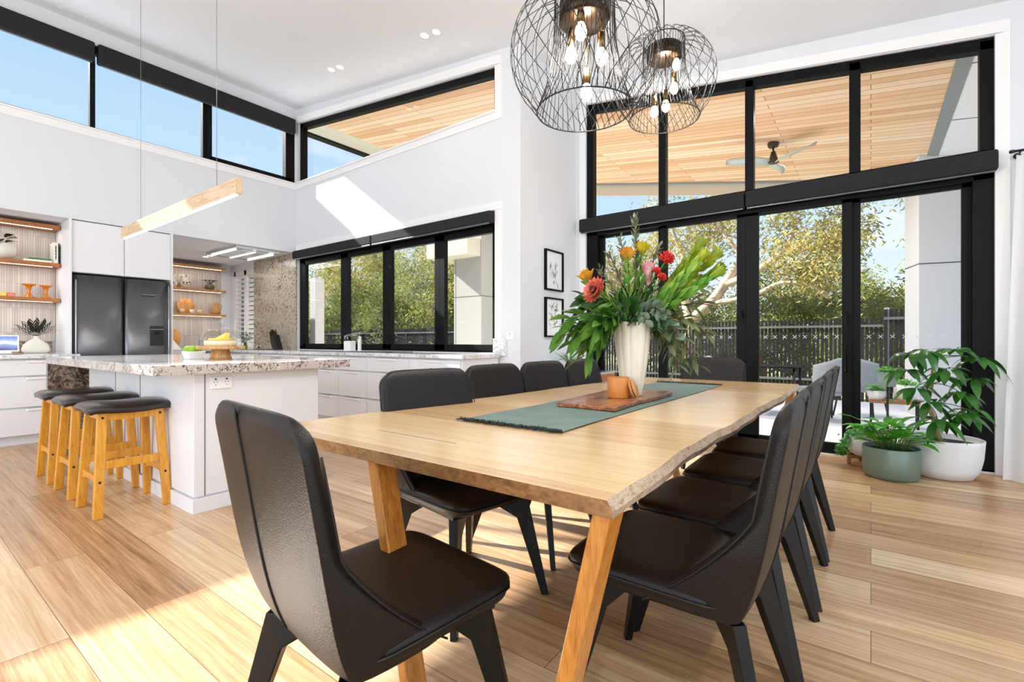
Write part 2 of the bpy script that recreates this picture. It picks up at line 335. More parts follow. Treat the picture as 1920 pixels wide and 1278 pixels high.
# architraves
def arch(name, parts):
    m = MB()
    for p in parts: m.prism(*p) if isinstance(p[0], list) else m.box(*p)
    return struct(m.build(name, M['trim']))
t = .018
arch('trim_1', [(A_, A_+t, -5.6, B1, 3.483, 3.575), (A_, A_+.05, -5.6, B1, 3.565, 3.583)])
arch('trim_2', [(-7.41, -3.234, B1-t, B1, 3.495, 3.583), (-3.322, -3.234, B1-t+.002, B1+.003, 3.583, 4.093), (-7.41, -3.30, B1-.05, B1, 3.572, 3.588),
     ([(-7.41, B1-t, 4.561), (-3.234, B1-t, 4.094), (-3.234, B1-t, 4.19), (-7.41, B1-t, 4.66)], (0, t+.003, 0))])
arch('trim_3', [(-3.322, -3.234, B1-t+.002, B1+.003, 1.09, 2.50), (-7.41, -3.234, B1-t, B1+.003, 2.502, 2.59)])
arch('trim_4', [(.79, .875, B2-t+.002, B2+.003, 0, 3.49), (-2.93, -2.842, B2-t+.002, B2+.003, 0, 4.01), ([(-2.93, B2-t, 4.013), (.875, B2-t, 3.486), (.875, B2-t, 3.58), (-2.93, B2-t, 4.105)], (0, t+.003, 0))])
arch('trim_5', [(-2.845, .79, B2, B2+.15, 0, .012)])
struct(MB().box(.875, 3.6, B2-.018, B2, 0, .12).build('baseboard_front', M['trim']))
struct(MB().box(C_, C_+.018, B1+.0, B2-.02, 0, .12).box(-3.2, C_+.018, B1-.018, B1, 0, .12).build('baseboard_side', M['trim']))
# ---- window 1: highlight windows, left wall
def win(name): e_ = bpy.data.objects.new(name, None); sc.collection.objects.link(e_); e_['kind'] = 'structure'; return e_
w = win('window_1'); fx0, fx1 = A_-.11, A_-.03
m = MB(); m.box(fx0, fx1, -3.0, 4.135, 3.58, 3.615); m.box(fx0, fx1, -3.0, 4.135, 4.50, 4.59)
for y in (-3.0, -1.33, .42, 1.605, 2.815): m.box(fx0, fx1, y, y+.05, 3.6, 4.55)
m.box(fx0-.01, fx1+.02, 2.86, 2.925, 3.59, 4.5); m.box(fx0, fx1+.02, 3.99, 4.135, 3.59, 4.5); m.box(fx0, fx1+.02, 2.9, 4.1, 3.58, 3.66)
m.build('frame', M['frame'], w, bevel=.003)
for i, (y0, y1) in enumerate([(-2.95, -1.33), (-1.28, .42), (.47, 1.605), (1.655, 2.815), (2.925, 3.99)]): MB().box(A_-.075, A_-.069, y0, y1, 3.61, 4.52).build('pane', M['glass'], w)
# ---- window 2: raked highlight over the kitchen window
w = win('window_2'); fy0, fy1 = B1+.03, B1+.11
def zt2(x): return 4.552-.1132*(x+7.37)
m = MB(); m.box(-7.37, -3.322, fy0, fy1, 3.585, 3.63); m.box(-7.37, -7.285, fy0, fy1, 3.6, zt2(-7.37)); m.box(-3.365, -3.322, fy0, fy1, 3.6, zt2(-3.322))
m.prism([(-7.37, fy0, zt2(-7.37)), (-3.322, fy0, zt2(-3.322)), (-3.322, fy0, zt2(-3.322)-.085), (-7.37, fy0, zt2(-7.37)-.085)], (0, .08, 0))
m.build('frame', M['frame'], w, bevel=.003)
MB().prism([(-7.29, B1+.07, 3.62), (-3.36, B1+.07, 3.62), (-3.36, B1+.07, zt2(-3.36)-.07), (-7.29, B1+.07, zt2(-7.29)-.07)], (0, .006, 0)).build('pane', M['glass'], w)
# ---- window 3: bifold kitchen window
w = win('window_3'); m = MB(); m.box(-7.38, -3.322, fy0, fy1, .93, .985); m.box(-7.38, -3.322, fy0, fy1, 2.30, 2.50)
for x0, x1 in ((-7.38, -7.255), (-3.352, -3.322)): m.box(x0, x1, fy0, fy1, .95, 2.45)
m.build('frame', M['frame'], w, bevel=.003)
edges = [-7.255, -6.16, -5.2, -4.21, -3.352]
for i in range(4):
    a, b = edges[i], edges[i+1]; m = MB(); yy = fy0-.012
    l = .055 if i == 0 else .085; r = .085 if i < 3 else .03
    m.box(a, a+l, yy, yy+.06, .95, 2.34); m.box(b-r, b, yy, yy+.06, .95, 2.34); m.box(a, b, yy, yy+.06, .95, 1.02); m.box(a, b, yy, yy+.06, 2.27, 2.34)
    s_ = m.build('sash', M['frame'], w, bevel=.003); MB().box(a+l, b-r, yy+.03, yy+.036, 1.01, 2.28).build('pane', M['glass'], s_)
    if i == 2: MB().tube([(b-.02, yy-.02, 1.02), (b-.02, yy-.035, 1.05), (b-.02, yy-.035, 1.2), (b-.02, yy, 1.22)], .009, 8).build('handle', M['frame'], s_)
# ---- shutter window in the cooking niche
w = win('window_4'); m = MB(); ys = B1+.02
m.box(-9.665, -9.60, ys, ys+.05, .95, 2.36); m.box(-8.85, -8.80, ys, ys+.05, .95, 2.36); m.box(-9.27, -9.18, ys, ys+.05, .95, 2.36); m.box(-9.665, -8.80, ys, ys+.05, .95, 1.03); m.box(-9.665, -8.80, ys, ys+.05, 2.27, 2.36)
m.build('shutter_frame', M['trim'], w, bevel=.002)
for x0, x1, an in ((-9.60, -9.27, -5), (-9.18, -8.85, 62)):
    m = MB(); c_, s_ = math.cos(math.radians(an)), math.sin(math.radians(an))
    for k in range(15):
        z = 1.075+k*.0835; m.prism([(x0, ys+.025-.040*c_, z-.040*s_), (x0, ys+.025-.038*c_, z-.040*s_+.008), (x0, ys+.025+.040*c_, z+.040*s_), (x0, ys+.025+.038*c_, z+.040*s_-.008)], (x1-x0, 0, 0))
    m.build('louvre_panel', M['trim'], w)
MB().box(-9.66, -8.8, ys+.09, ys+.096, .95, 2.36).build('pane', M['glass'], w)
# ---- door wall glazing: raked transom lights over sliding doors
w = win('window_5'); gy0, gy1 = B2+.02, B2+.11
def zt5(x): return 4.0-.1403*(x+2.845)
m = MB(); m.prism([(-2.845, gy0, zt5(-2.845)), (.79, gy0, zt5(.79)), (.79, gy0, zt5(.79)-.095), (-2.845, gy0, zt5(-2.845)-.095)], (0, .09, 0))
for x0, x1 in ((-2.845, -2.755), (-1.935, -1.855), (-1.035, -.955), (-.160, -.075), (.705, .79)):
    m.hexa([(x0, gy0, 2.4), (x1, gy0, 2.4), (x1, gy1, 2.4), (x0, gy1, 2.4)], [(x0, gy0, zt5(x0)-.02), (x1, gy0, zt5(x1)-.02), (x1, gy1, zt5(x1)-.02), (x0, gy1, zt5(x0)-.02)])
m.box(-2.845, .79, gy0, gy1, 2.36, 2.60)
m.build('frame', M['frame'], w, bevel=.004)
for a, b in ((-2.755, -1.935), (-1.855, -1.035), (-.955, -.160), (-.075, .705)):
    MB().prism([(a, B2+.07, 2.59), (b, B2+.07, 2.59), (b, B2+.07, zt5(b)-.09), (a, B2+.07, zt5(a)-.09)], (0, .006, 0)).build('pane', M['glass'], w)
w = win('door_1'); m = MB(); m.box(-2.845, -2.70, gy0, gy1+.04, 0, 2.4); m.box(.665, .79, gy0, gy1+.04, 0, 2.4); m.box(-2.845, .79, gy0, gy1+.04, 0, .03)
m.build('frame', M['frame'], w, bevel=.004)
pans = [(-2.70, -1.90, .085, .06, .06), (-1.92, -1.03, .03, .08, .085), (-1.03, -.14, .03, .12, .075), (-.145, .67, .085, .07, .065)]
for i, (a, b, dy, l, r) in enumerate(pans):
    yy = B2+dy; m = MB(); m.box(a, a+l, yy, yy+.045, .02, 2.40); m.box(b-r, b, yy, yy+.045, .02, 2.40); m.box(a, b, yy, yy+.045, .02, .11); m.box(a, b, yy, yy+.045, 2.33, 2.40)
    s_ = m.build('sliding_panel', M['frame'], w, bevel=.003); MB().box(a+l, b-r, yy+.02, yy+.026, .10, 2.34).build('pane', M['glass'], s_)
    if i in (1, 2):
        hx = b-.04; m = MB(); m.box(hx-.016, hx+.016, yy-.012, yy, 1.24 if i == 1 else 1.30, 1.40 if i == 1 else 1.46)
        m.tube([(hx, yy-.01, 1.36), (hx, yy-.05, 1.36), (hx+.02, yy-.055, 1.30)] if i == 1 else [(hx, yy-.01, .78), (hx, yy-.06, .80), (hx, yy-.06, 1.30), (hx, yy-.01, 1.32)], .009, 8); m.build('door_handle', M['frame'], s_)
    # safety crosses on the glass
    m = MB(); xx = a+l+.06
    while xx < b-r-.04:
        for sg in (-1, 1): m.prism([(xx-.016, yy+.017, 1.10-.016*sg-.003), (xx+.016, yy+.017, 1.10+.016*sg-.003), (xx+.016, yy+.017, 1.10+.016*sg+.003), (xx-.016, yy+.017, 1.10-.016*sg+.003)], (0, .002, 0))
        xx += .085
    m.build('safety_marking', plain('marking_%d' % i, '#dfe3e4', .6), s_)
# ---- roller blinds
def blind(cass, fab, rail, label):
    e_ = empty('roller_blind', ((cass[0]+cass[1])/2, (cass[2]+cass[3])/2, cass[4]), 0, label, 'blind', 'roller blinds rolled up over the glazing')
    MB().box(*cass).build('cassette', M['blind'], e_, world=True, bevel=.02, seg=3)
    if rail: MB().box(*rail).build('bottom_rail', M['railal'], e_, world=True, bevel=.003)
    return e_
blind((A_-.02, A_+.085, -2.9, 1.63, 4.365, 4.59), 0, (A_+.03, A_+.05, -2.88, 1.61, 4.352, 4.366), 'long black rolled-up blind at the left end of the highlight windows above the open shelves')
blind((A_-.02, A_+.085, 1.66, 4.11, 4.36, 4.59), 0, (A_+.03, A_+.05, 1.69, 4.08, 4.348, 4.361), 'black rolled-up blind along the highlight windows, ending in the kitchen corner')
blind((-7.385, -5.395, B1-.10, B1-.0, 2.355, 2.487), 0, (-7.37, -5.41, B1-.10, B1-.085, 2.340, 2.357), 'charcoal rolled-up blind over the stone-side half of the kitchen window')
blind((-5.385, -3.322, B1-.10, B1-.0, 2.355, 2.487), 0, (-5.37, -3.34, B1-.10, B1-.085, 2.340, 2.357), 'charcoal rolled-up blind over the half of the kitchen window nearest the framed prints')
blind((-2.895, -1.022, B2-.10, B2+.02, 2.40, 2.560), 0, (-2.88, -1.035, B2-.07, B2-.05, 2.387, 2.401), 'black blind housing across the sliding doors behind the flowers')
blind((-1.010, .80, B2-.10, B2+.02, 2.40, 2.560), 0, (-1.0, .785, B2-.07, B2-.05, 2.387, 2.401), 'black blind housing across the sliding doors above the potted plants')
# ---- outside: ground, paving, alfresco roof, posts, fence
struct(MB().box(-60, 40, B2+.15, 60, -.35, -.14).build('ground', M['grass']))
struct(MB().box(-8.4, 6, B1+.15, 10.6, -.14, -.02).build('patio_paving', M['patio']))
def za(x): return 4.72-.127*(x-A_)
fas = [(-7.9, 8.56), (2.5, 10.6)]           # outer eave line (runs a little skew to the house)
def fy(x): return fas[0][1]+(x-fas[0][0])*(fas[1][1]-fas[0][1])/(fas[1][0]-fas[0][0])
def slab(x0, x1, y0, zoff, th):
    v = [(x0, y0, za(x0)+zoff), (x1, y0, za(x1)+zoff), (x1, fy(x1), za(x1)+zoff), (x0, fy(x0), za(x0)+zoff)]
    return MB().hexa(v, [(a, b, c+th) for a, b, c in v])
struct((lambda a, b: (a.v.extend(b.v), a.f.extend(tuple(i+8 for i in f) for f in b.f), a.sm.extend(b.sm), a.mi.extend(b.mi), a)[-1])(slab(-7.45, -3.14, B1+.16, 0, .1), slab(-3.14, .64, B2+.15, 0, .1)).build('ceiling_alfresco', M['lining']))
struct(slab(.76, 3.4, B2+.15, -.012, .1).build('soffit', plain('white_soffit', '#e9eaea', .7)))
m = MB()
for y in (6.206, 7.68, 9.15): m.box(.76, 3.3, y, y+.006, 0, 1)
m = MB()
for y in (6.2, 7.66, 9.15):
    v = [(.76, y, za(.76)-.016), (3.3, y, za(3.3)-.016), (3.3, y+.012, za(3.3)-.016), (.76, y+.012, za(.76)-.016)]; m.hexa(v, [(a, b, c+.006) for a, b, c in v])
struct(m.build('soffit_joint', M['joint']))
struct(slab(.64, .76, B2+.15, -.02, .12).build('beam', M['beam']))
def ramp_strip(x0, x1, dy, z0, z1, mat, name):
    v = [(x0, fy(x0)+dy, za(x0)+z0), (x1, fy(x1)+dy, za(x1)+z0), (x1, fy(x1)+dy+.05, za(x1)+z0), (x0, fy(x0)+dy+.05, za(x0)+z0)]
    return struct(MB().hexa(v, [(a, b, c+z1-z0) for a, b, c in v]).build(name, mat))
ramp_strip(-8.0, 3.4, -.03, -.03, .1, M['beam'], 'eave_trim'); ramp_strip(-8.0, 3.4, .03, -.24, .25, M['soffit'], 'fascia')
# west eave strip beyond the lining: cream soffit then dark gutter
v = [(-7.9, B1+.16, za(-7.45)), (-7.45, B1+.16, za(-7.45)), (-7.45, 8.6, za(-7.45)), (-7.9, 8.5, za(-7.45))]
struct(MB().hexa(v, [(a, b, c+.1) for a, b, c in v]).build('eave', M['soffit']))
struct(MB().box(-8.05, -7.9, B1+.16, 8.5, za(-7.45)-.03, za(-7.45)+.16).build('gutter', M['frame']))
# roof over everything (shades the alfresco ceiling from above)
v = [(-8.0, -5.7, zc(A_)+.3), (3.7, -5.7, zc(3.7)+.3), (3.7, fy(3.7), zc(3.7)+.3), (-8.0, fy(-8.0), zc(A_)+.3)]
struct(MB().hexa(v, [(a, b, c+.1) for a, b, c in v]).build('roof', M['beam']))
# clad blade walls that carry the alfresco roof
def blade(c, ang, sx, sy, h, name, g=(1.62,)):
    m = MB(); m.M = Matrix.Translation(Vector(c)) @ Matrix.Rotation(ang, 4, 'Z'); m.box(0, sx, 0, sy, 0, h); o = struct(m.build(name, M['clad'] if name == 'pillar_east' else plain('beige_cladding', '#a6a59f', .6)))
    m = MB(); m.M = Matrix.Translation(Vector(c)) @ Matrix.Rotation(ang, 4, 'Z')
    for z in g: m.box(-.003, sx+.003, -.003, sy+.003, z, z+.014)
    for xx in (.05,): m.box(xx, xx+.008, -.004, 0, 0, h) if name == 'pillar_west' else None
    struct(m.build('pillar_joint', M['joint']))
blade((.55, 8.96, -.05), math.radians(14), .9, .55, 3.75, 'pillar_east', (2.2, .9))
blade((-8.07, 8.5, -.05), 0, .86, .42, 4.2, 'pillar_west', (2.15,))
struct(MB().box(-8.55, -7.24, 8.05, 9.0, 3.02, 3.42).build('bulkhead_outside', M['soffit']))
struct(MB().box(-9.22, -9.02, 5.45, 5.65, -.1, 2.34).build('post_outside', M['clad']))
for x in (-5.6, -3.2, -.8):  # fill spots without fittings, added to brighten the paving and timber lining
    for y in (6.6, 8.3):
        l = bpy.data.lights.new('alfresco_fill_spot', 'SPOT'); l.energy = 140; l.spot_size = math.radians(150); l.spot_blend = .9; l.shadow_soft_size = .08; l.color = (1, .97, .93)
        o_ = bpy.data.objects.new('alfresco_fill', l); sc.collection.objects.link(o_); o_.location = (x, y, za(x)-.03)
struct(MB().box(-11.2, -8.95, 4.9, 5.0, -.1, 2.6).build('dark_backing_outside', M['fence']))  # dark sheet added outside so the gaps between the shutter louvres look dark
# paling fence
def fence(x0, x1, y, h, label, pitch=.073, z0=-.14, railz=(1.33, .25)):
    e_ = empty('paling_fence', ((x0+x1)/2, y, z0), 0, label, 'fence'); m = MB(); x = x0; rr = random.Random(5)
    while x < x1: d = rr.uniform(-.003, .003); m.box(x, x+pitch-.025+d, y+d, y+.02+d, z0, h+rr.uniform(-.012, .012)); x += pitch
    m.build('palings', M['fence'], e_, world=True)
    m = MB(); [m.box(x0, x1, y-.04, y, z, z+.045) for z in railz]; m.build('rail', plain('fence_rail', '#55575c', .7), e_, world=True); return e_
fence(-26, .19, 11.6, 1.50, 'dark timber paling fence running across the back behind the paving')
e_ = fence(.19, 5, 10.9, 1.62, 'short taller run of dark palings beside the clad pillar', railz=(1.44, .25))
MB().box(.20, .27, 10.92, 11.5, -.14, 1.66).build('post', M['beam'], e_, world=True)
# ================================================================== KITCHEN
rnd = random.Random(3)
# ---- downlights (pairs in the raked ceiling, one pair in the niche)
def downlight(x, y, z, label, tilt=True, energy=5, ang=120, lc=(1, .96, .9)):
    e_ = empty('downlight', (x, y, z), 0, label, 'ceiling light', 'round recessed downlights')
    if tilt: e_.rotation_euler = (0, math.atan(.127), 0)
    MB().lathe([(.030, -.004), (.052, -.006), (.055, 0), (.055, .012)], n=24).build('trim_ring', M['trim'], e_)
    MB().lathe([(.0001, -.0065), (.042, -.0065)], n=24, cap=False).build('lens', M['ledw'], e_)
    l = bpy.data.lights.new('downlight_lamp', 'SPOT'); l.energy = energy; l.spot_size = math.radians(ang); l.spot_blend = .8; l.shadow_soft_size = .05; l.color = lc
    o = bpy.data.objects.new('lamp', l); sc.collection.objects.link(o); o.parent = e_; o.location = (0, 0, -.02)
downlight(-3.83, 3.579, zc(-3.83)-.001, 'downlight of the pair by the wire pendants, the one nearer the corner'); downlight(-3.66, 3.587, zc(-3.66)-.001, 'downlight of the pair by the wire pendants, the one nearer them')
downlight(-5.56, 3.582, zc(-5.56)-.001, 'downlight of the pair over the kitchen corner, the one nearer the left wall'); downlight(-5.385, 3.592, zc(-5.385)-.001, 'downlight of the pair over the kitchen corner, the one nearer the pendants')
downlight(-8.95, 3.42, 2.477, 'downlight in the niche ceiling beside the rangehood, farther of the two', False, 5); downlight(-8.78, 3.42, 2.477, 'downlight in the niche ceiling beside the rangehood, nearer of the two', False, 5)
for x, y in ((-5.6, -1.5), (-2.2, -1.5), (.9, -1.5)):   # unseen downlights added as fill over the camera's end of the room
    downlight(x, y, zc(x)-.001, 'added fill downlight %s in the ceiling over the near end of the room' % {-5.6: 'nearest the kitchen wall', -2.2: 'in the middle', .9: 'nearest the plants side'}[x], True, 125, 150, (.86, .93, 1))
for x, y, lb in ((1.3, .5, 'added fill downlight over the floor beside the table'), (1.4, 3.0, 'added fill downlight over the floor in front of the curtain')): downlight(x, y, zc(x)-.001, lb, True, 85, 150, (.86, .93, 1))  # two more out-of-view fittings, added to lift the dark foreground floor
# ---- island
isl = empty('kitchen_island', (-4.5, 1.6, 0), 0, 'white kitchen island with thick speckled granite top and brown stone end panel', 'kitchen island')
MB().box(-5.63, -3.34, 1.225, 2.02, .0, .86).build('cabinet_body', M['cab'], isl, world=True, bevel=.003)
m = MB(); m.box(-5.62, -3.322, 1.203, 2.03, .10, .86).build('side_panels', M['cab'], isl, world=True, bevel=.003)
m = MB(); m.box(-5.63, -3.315, 1.195, 2.035, .0, .088); m.build('plinth', M['cab'], isl, world=True, bevel=.002)
[MB().box(*b_).build('panel_seam', M['joint'], isl, world=True) for b_ in ((-4.86, -4.854, 1.201, 1.204, .1, .86), (-4.28, -4.274, 1.201, 1.204, .1, .86), (-3.324, -3.3205, 1.262, 1.267, .1, .86))]
m = MB(); m.M = None
m.box(-5.88, -3.225, .962, 2.24, .861, .921); m.build('granite_top', [M['granite'], M['gtop']], isl, world=True, bevel=.004)
top = bpy.data.objects['granite_top']
for p_ in top.data.polygons:
    if p_.normal.z > .9: p_.material_index = 1
MB().box(-5.88, -5.82, .965, 2.235, 0, .860).build('end_panel', M['brownstone'], isl, world=True, bevel=.002)
def outlet(name, c, ax, label, w_=.115, h_=.072, n=2):
    e_ = empty(name, c, 0, label, 'power outlet'); m = MB()
    if ax == 'x': m.box(0, .009, -w_/2, w_/2, -h_/2, h_/2)
    else: m.box(-w_/2, w_/2, -.009, 0, -h_/2, h_/2)
    m.build('plate', plain('outlet_plate', '#efefef', .4), e_, bevel=.003)
    for k in range(n):
        u0 = (k-(n-1)/2)*w_/2; m = MB()
        for du, dz, sz in ((-.009, .006, .009), (.009, .006, .009), (0, -.012, .010)):
            if ax == 'x': m.box(.009, .0095, u0+du-.0015, u0+du+.0015, dz-sz/2, dz+sz/2)
            else: m.box(u0+du-.0015, u0+du+.0015, -.0095, -.009, dz-sz/2, dz+sz/2)
        if ax == 'x': m.box(.009, .011, u0-.006, u0+.006, .019, .029)
        else: m.box(u0-.006, u0+.006, -.011, -.009, .019, .029)
        m.build('socket', M['joint'], e_)
outlet('power_outlet', (-3.3205, 1.355, .795), 'x', 'white double power outlet on the end of the kitchen island', .13, .075)
outlet('wall_switch', (-3.118, B1-.001, 1.115), 'y', 'white switch plate on the wall between the kitchen window and the framed prints', .10, .085, 1)
# ---- base drawers, left wall
def drawer_bank(name, x0, x1, y0, y1, face, rows, splits, label, handle=True):
    """face 'x': fronts look towards +X at x1; face 'y': fronts look towards -Y at y0"""
    e_ = empty(name, ((x0+x1)/2, (y0+y1)/2, 0), 0, label, 'cabinet')
    if face == 'x': MB().box(x0, x1-.022, y0, y1, .1, .88).box(x0, x1-.06, y0, y1, 0, .1).build('carcass', M['cab'], e_, world=True)
    else: MB().box(x0, x1, y0+.022, y1, .1, .88).box(x0, x1, y0+.06, y1, 0, .1).build('carcass', M['cab'], e_, world=True)
    for a, b in splits:
        for z0, z1 in rows:
            m = MB(); hl = min(.28, (b-a)*.45); hc = (a+b)/2 if face == 'y' else b-.26
            if face == 'x': m.box(x1-.02, x1, a+.003, b-.003, z0, z1-.012)
            else: m.box(a+.003, b-.003, y0, y0+.02, z0, z1-.012)
            d = m.build('drawer', M['cab'], e_, world=True, bevel=.002)
            m = MB()
            if face == 'x': m.prism([(x1-.02, hc-hl/2-.03, z1-.012), (x1+.012, hc-hl/2, z1-.012), (x1+.012, hc+hl/2, z1-.012), (x1-.02, hc+hl/2+.03, z1-.012)], (0, 0, -.022))
            else: m.prism([(hc-hl/2-.03, y0+.02, z1-.012), (hc-hl/2, y0-.012, z1-.012), (hc+hl/2, y0-.012, z1-.012), (hc+hl/2+.03, y0+.02, z1-.012)], (0, 0, -.022))
            if handle: m.build('handle', M['trim'], d, world=False).location = (-e_.location.x, -e_.location.y, 0)
    return e_
drawer_bank('drawer_cabinet', -8.07, -6.93, -.9, 1.40, 'x', [(.10, .38), (.385, .70), (.705, .872)], [(-.9, -.05), (-.05, 1.40)], 'white drawer cabinet with lipped handles under the open timber shelves')
tag(MB().box(-8.085, -6.90, -.9, 1.405, .881, .918).build('countertop', M['gtop'], bevel=.003), 'pale stone benchtop under the open timber shelves, with the smart display on it', 'countertop')
tag(MB().box(-8.088, -8.06, -.9, 1.38, .919, 1.06).build('stone_upstand', M['brownstone']), 'low brown stone upstand behind the smart display and white vase', 'splashback')
struct(MB().box(-8.09, -8.068, -5.5, 1.405, 1.061, 2.477).build('wall_tiles', M['tile'])); 
# ---- tall cupboard + fridge
cp = empty('tall_cupboard', (-7.76, 1.92, 0), 0, 'tall white cupboard surround built over and around the fridge', 'cupboard')
m = MB(); m.box(-8.09, -7.405, 1.411, 1.433, 0, 2.476); m.box(-8.09, -7.405, 2.421, 2.44, 0, 2.476); m.box(-8.09, -7.45, 1.433, 2.421, 1.862, 2.47); m.build('carcass', M['cab'], cp, world=True, bevel=.002)
for a, b in ((1.436, 1.924), (1.93, 2.418)): MB().box(-7.45, -7.425, a, b, 1.866, 2.46).build('door', M['cab'], cp, world=True, bevel=.003)
fr = empty('refrigerator', (-7.76, 1.925, 0), 0, 'dark steel double door fridge with water dispenser set into white cupboards', 'fridge')
MB().box(-8.05, -7.50, 1.445, 2.41, .03, 1.835).build('body', M['frame'], fr, world=True)
for k, (a, b) in enumerate(((1.447, 1.922), (1.932, 2.408))):
    m = MB(); n = 14; pts = []
    for i in range(n+1): t_ = i/n; pts.append((-7.445+.035*math.sin(PI*t_)**.6, a+(b-a)*t_))
    poly = [(-7.50, a), ]+pts+[(-7.50, b)]
    m.prism([(x, y, .06) for x, y in poly], (0, 0, 1.775)); d = m.build('door', M['fridge'], fr, world=True)
    for p_ in d.data.polygons: p_.use_smooth = abs(p_.normal.z) < .5 and p_.normal.x > .2
    hy = a+.02 if k == 0 else b-.02
    hn = MB().tube([(-7.43, hy, .15), (-7.395, hy, .2), (-7.39, hy, 1.0), (-7.395, hy, 1.75), (-7.43, hy, 1.8)], .011, 8).build('handle', M['steel'], d); hn.location = (-fr.location.x, -fr.location.y, 0)
m = MB(); m.box(-7.415, -7.398, 2.185, 2.335, 1.0, 1.255); d = m.build('water_dispenser', plain('dispenser_black', '#17181c', .3), fr, world=True, bevel=.004)
for nm, bx, mt in (('trim_bar', (-7.398, -7.393, 2.185, 2.335, 1.205, 1.213), M['steel']), ('nozzle', (-7.398, -7.390, 2.235, 2.285, 1.14, 1.19), M['blackwood'])):
    q_ = MB().box(*bx).build(nm, mt, d); q_.location = (-fr.location.x, -fr.location.y, 0)
tag(MB().box(-7.412, -7.406, 2.10, 2.24, 1.645, 1.65).build('badge_line', M['steel']), None); bpy.data.objects['badge_line'].parent = fr; bpy.data.objects['badge_line'].location = (-fr.location.x, -fr.location.y, 0)
# ---- timber shelves with light strips
def shelf(x0, x1, y0, y1, z0, z1, label, group, mat=None, lx=.02, en=6):
    e_ = empty('wall_shelf', ((x0+x1)/2, (y0+y1)/2, z0), 0, label, 'shelf', group)
    MB().box(x0, x1, y0, y1, z0, z1).build('board', mat or M['shelf'], e_, world=True, bevel=.002)
    MB().box(x1-.06-lx, x1-.06, y0, y1-.06, z0-.003, z0).build('light_strip', M['led'], e_, world=True)
    l = bpy.data.lights.new('strip', 'AREA'); l.shape = 'RECTANGLE'; l.size = .02; l.size_y = (y1-y0)*.95; l.energy = en*(y1-y0)*.45; l.color = (1, .94, .86)
    o = bpy.data.objects.new('strip_lamp', l); sc.collection.objects.link(o); o.parent = e_; o.location = (x1-.07-(x0+x1)/2, 0, -.006)
g1 = 'timber shelves left of the fridge'
for z1, lb in ((2.435, 'topmost orange timber shelf left of the fridge, close under the bulkhead'), (1.985, 'orange timber shelf left of the fridge that holds the books'), (1.565, 'orange timber shelf left of the fridge that holds the orange glass')):
    shelf(-8.068, -7.78, -.9, 1.402, z1-.042, z1, lb, g1, en=3)
g2 = 'timber shelves at the back of the cooking niche'
for z1, lb in ((2.40, 'top timber shelf in the cooking niche'), (1.985, 'timber shelf in the cooking niche holding the spotted jugs'), (1.545, 'lowest timber shelf in the cooking niche, holding the round board')):
    shelf(-9.80, -9.53, 2.46, 3.985, z1-.042, z1, lb, g2, wood('pale_shelf', ['#b37b45', '#c99460', '#d6a674'], rough=.45), en=2.5)
struct(MB().box(-9.80, -9.785, 2.44, 4.0, .92, 2.477).build('wall_tiles_niche', M['tile']))
# ---- stone splash slab, niche bench, rangehood
tag(MB().box(-8.80, -7.40, B1-.025, B1-.001, .922, 2.476).build('stone_splashback', M['stone']), 'brown and grey veined stone splashback slab beside the kitchen window', 'splashback')
nb = drawer_bank('bench_cabinet', -9.78, -7.45, 3.56, 4.13, 'y', [(.10, .45), (.455, .872)], [(-9.78, -8.9), (-8.9, -8.2), (-8.2, -7.45)], 'white base cabinets under the bench in the cooking niche')
tag(MB().box(-9.784, -7.42, 3.54, 4.134, .881, .921).build('countertop', M['gtop'], bevel=.002), 'pale stone bench in the cooking niche under the stone splashback', 'countertop')
tag(MB().box(-9.78, -9.25, 2.46, 3.535, .0, .921).build('side_cabinet', M['cab'], bevel=.002), 'white low cabinet run under the niche shelves, beside the fridge', 'cabinet')
tag(MB().box(-8.28, -7.72, 3.62, 4.05, .922, .93).build('cooktop', plain('black_glass', '#08080a', .06, coat=1), bevel=.002), 'flat black cooktop on the bench in front of the stone splashback', 'cooktop')
rh = empty('rangehood', (-7.95, 3.6, 2.42), 0, 'flush ceiling rangehood with three white light bars over the cooktop', 'rangehood')
MB().box(-8.55, -7.5, 3.27, 3.93, 2.44, 2.477).build('panel', plain('hood_steel', '#c9cbcc', .25, metal=.5), rh, world=True, bevel=.004)
MB().box(-8.38, -7.62, 3.42, 3.80, 2.428, 2.44).build('glass_panel', plain('hood_glass', '#e8eaec', .1), rh, world=True, bevel=.003)
for y in (3.30, 3.58, 3.86): MB().box(-8.45, -7.62, y, y+.03, 2.421, 2.428).build('light_bar', M['ledw'], rh, world=True)
l = bpy.data.lights.new('hood', 'AREA'); l.shape = 'RECTANGLE'; l.size = .8; l.size_y = .5; l.energy = 5; o = bpy.data.objects.new('hood_lamp', l); sc.collection.objects.link(o); o.location = (0, 0, -.01); o.parent = rh
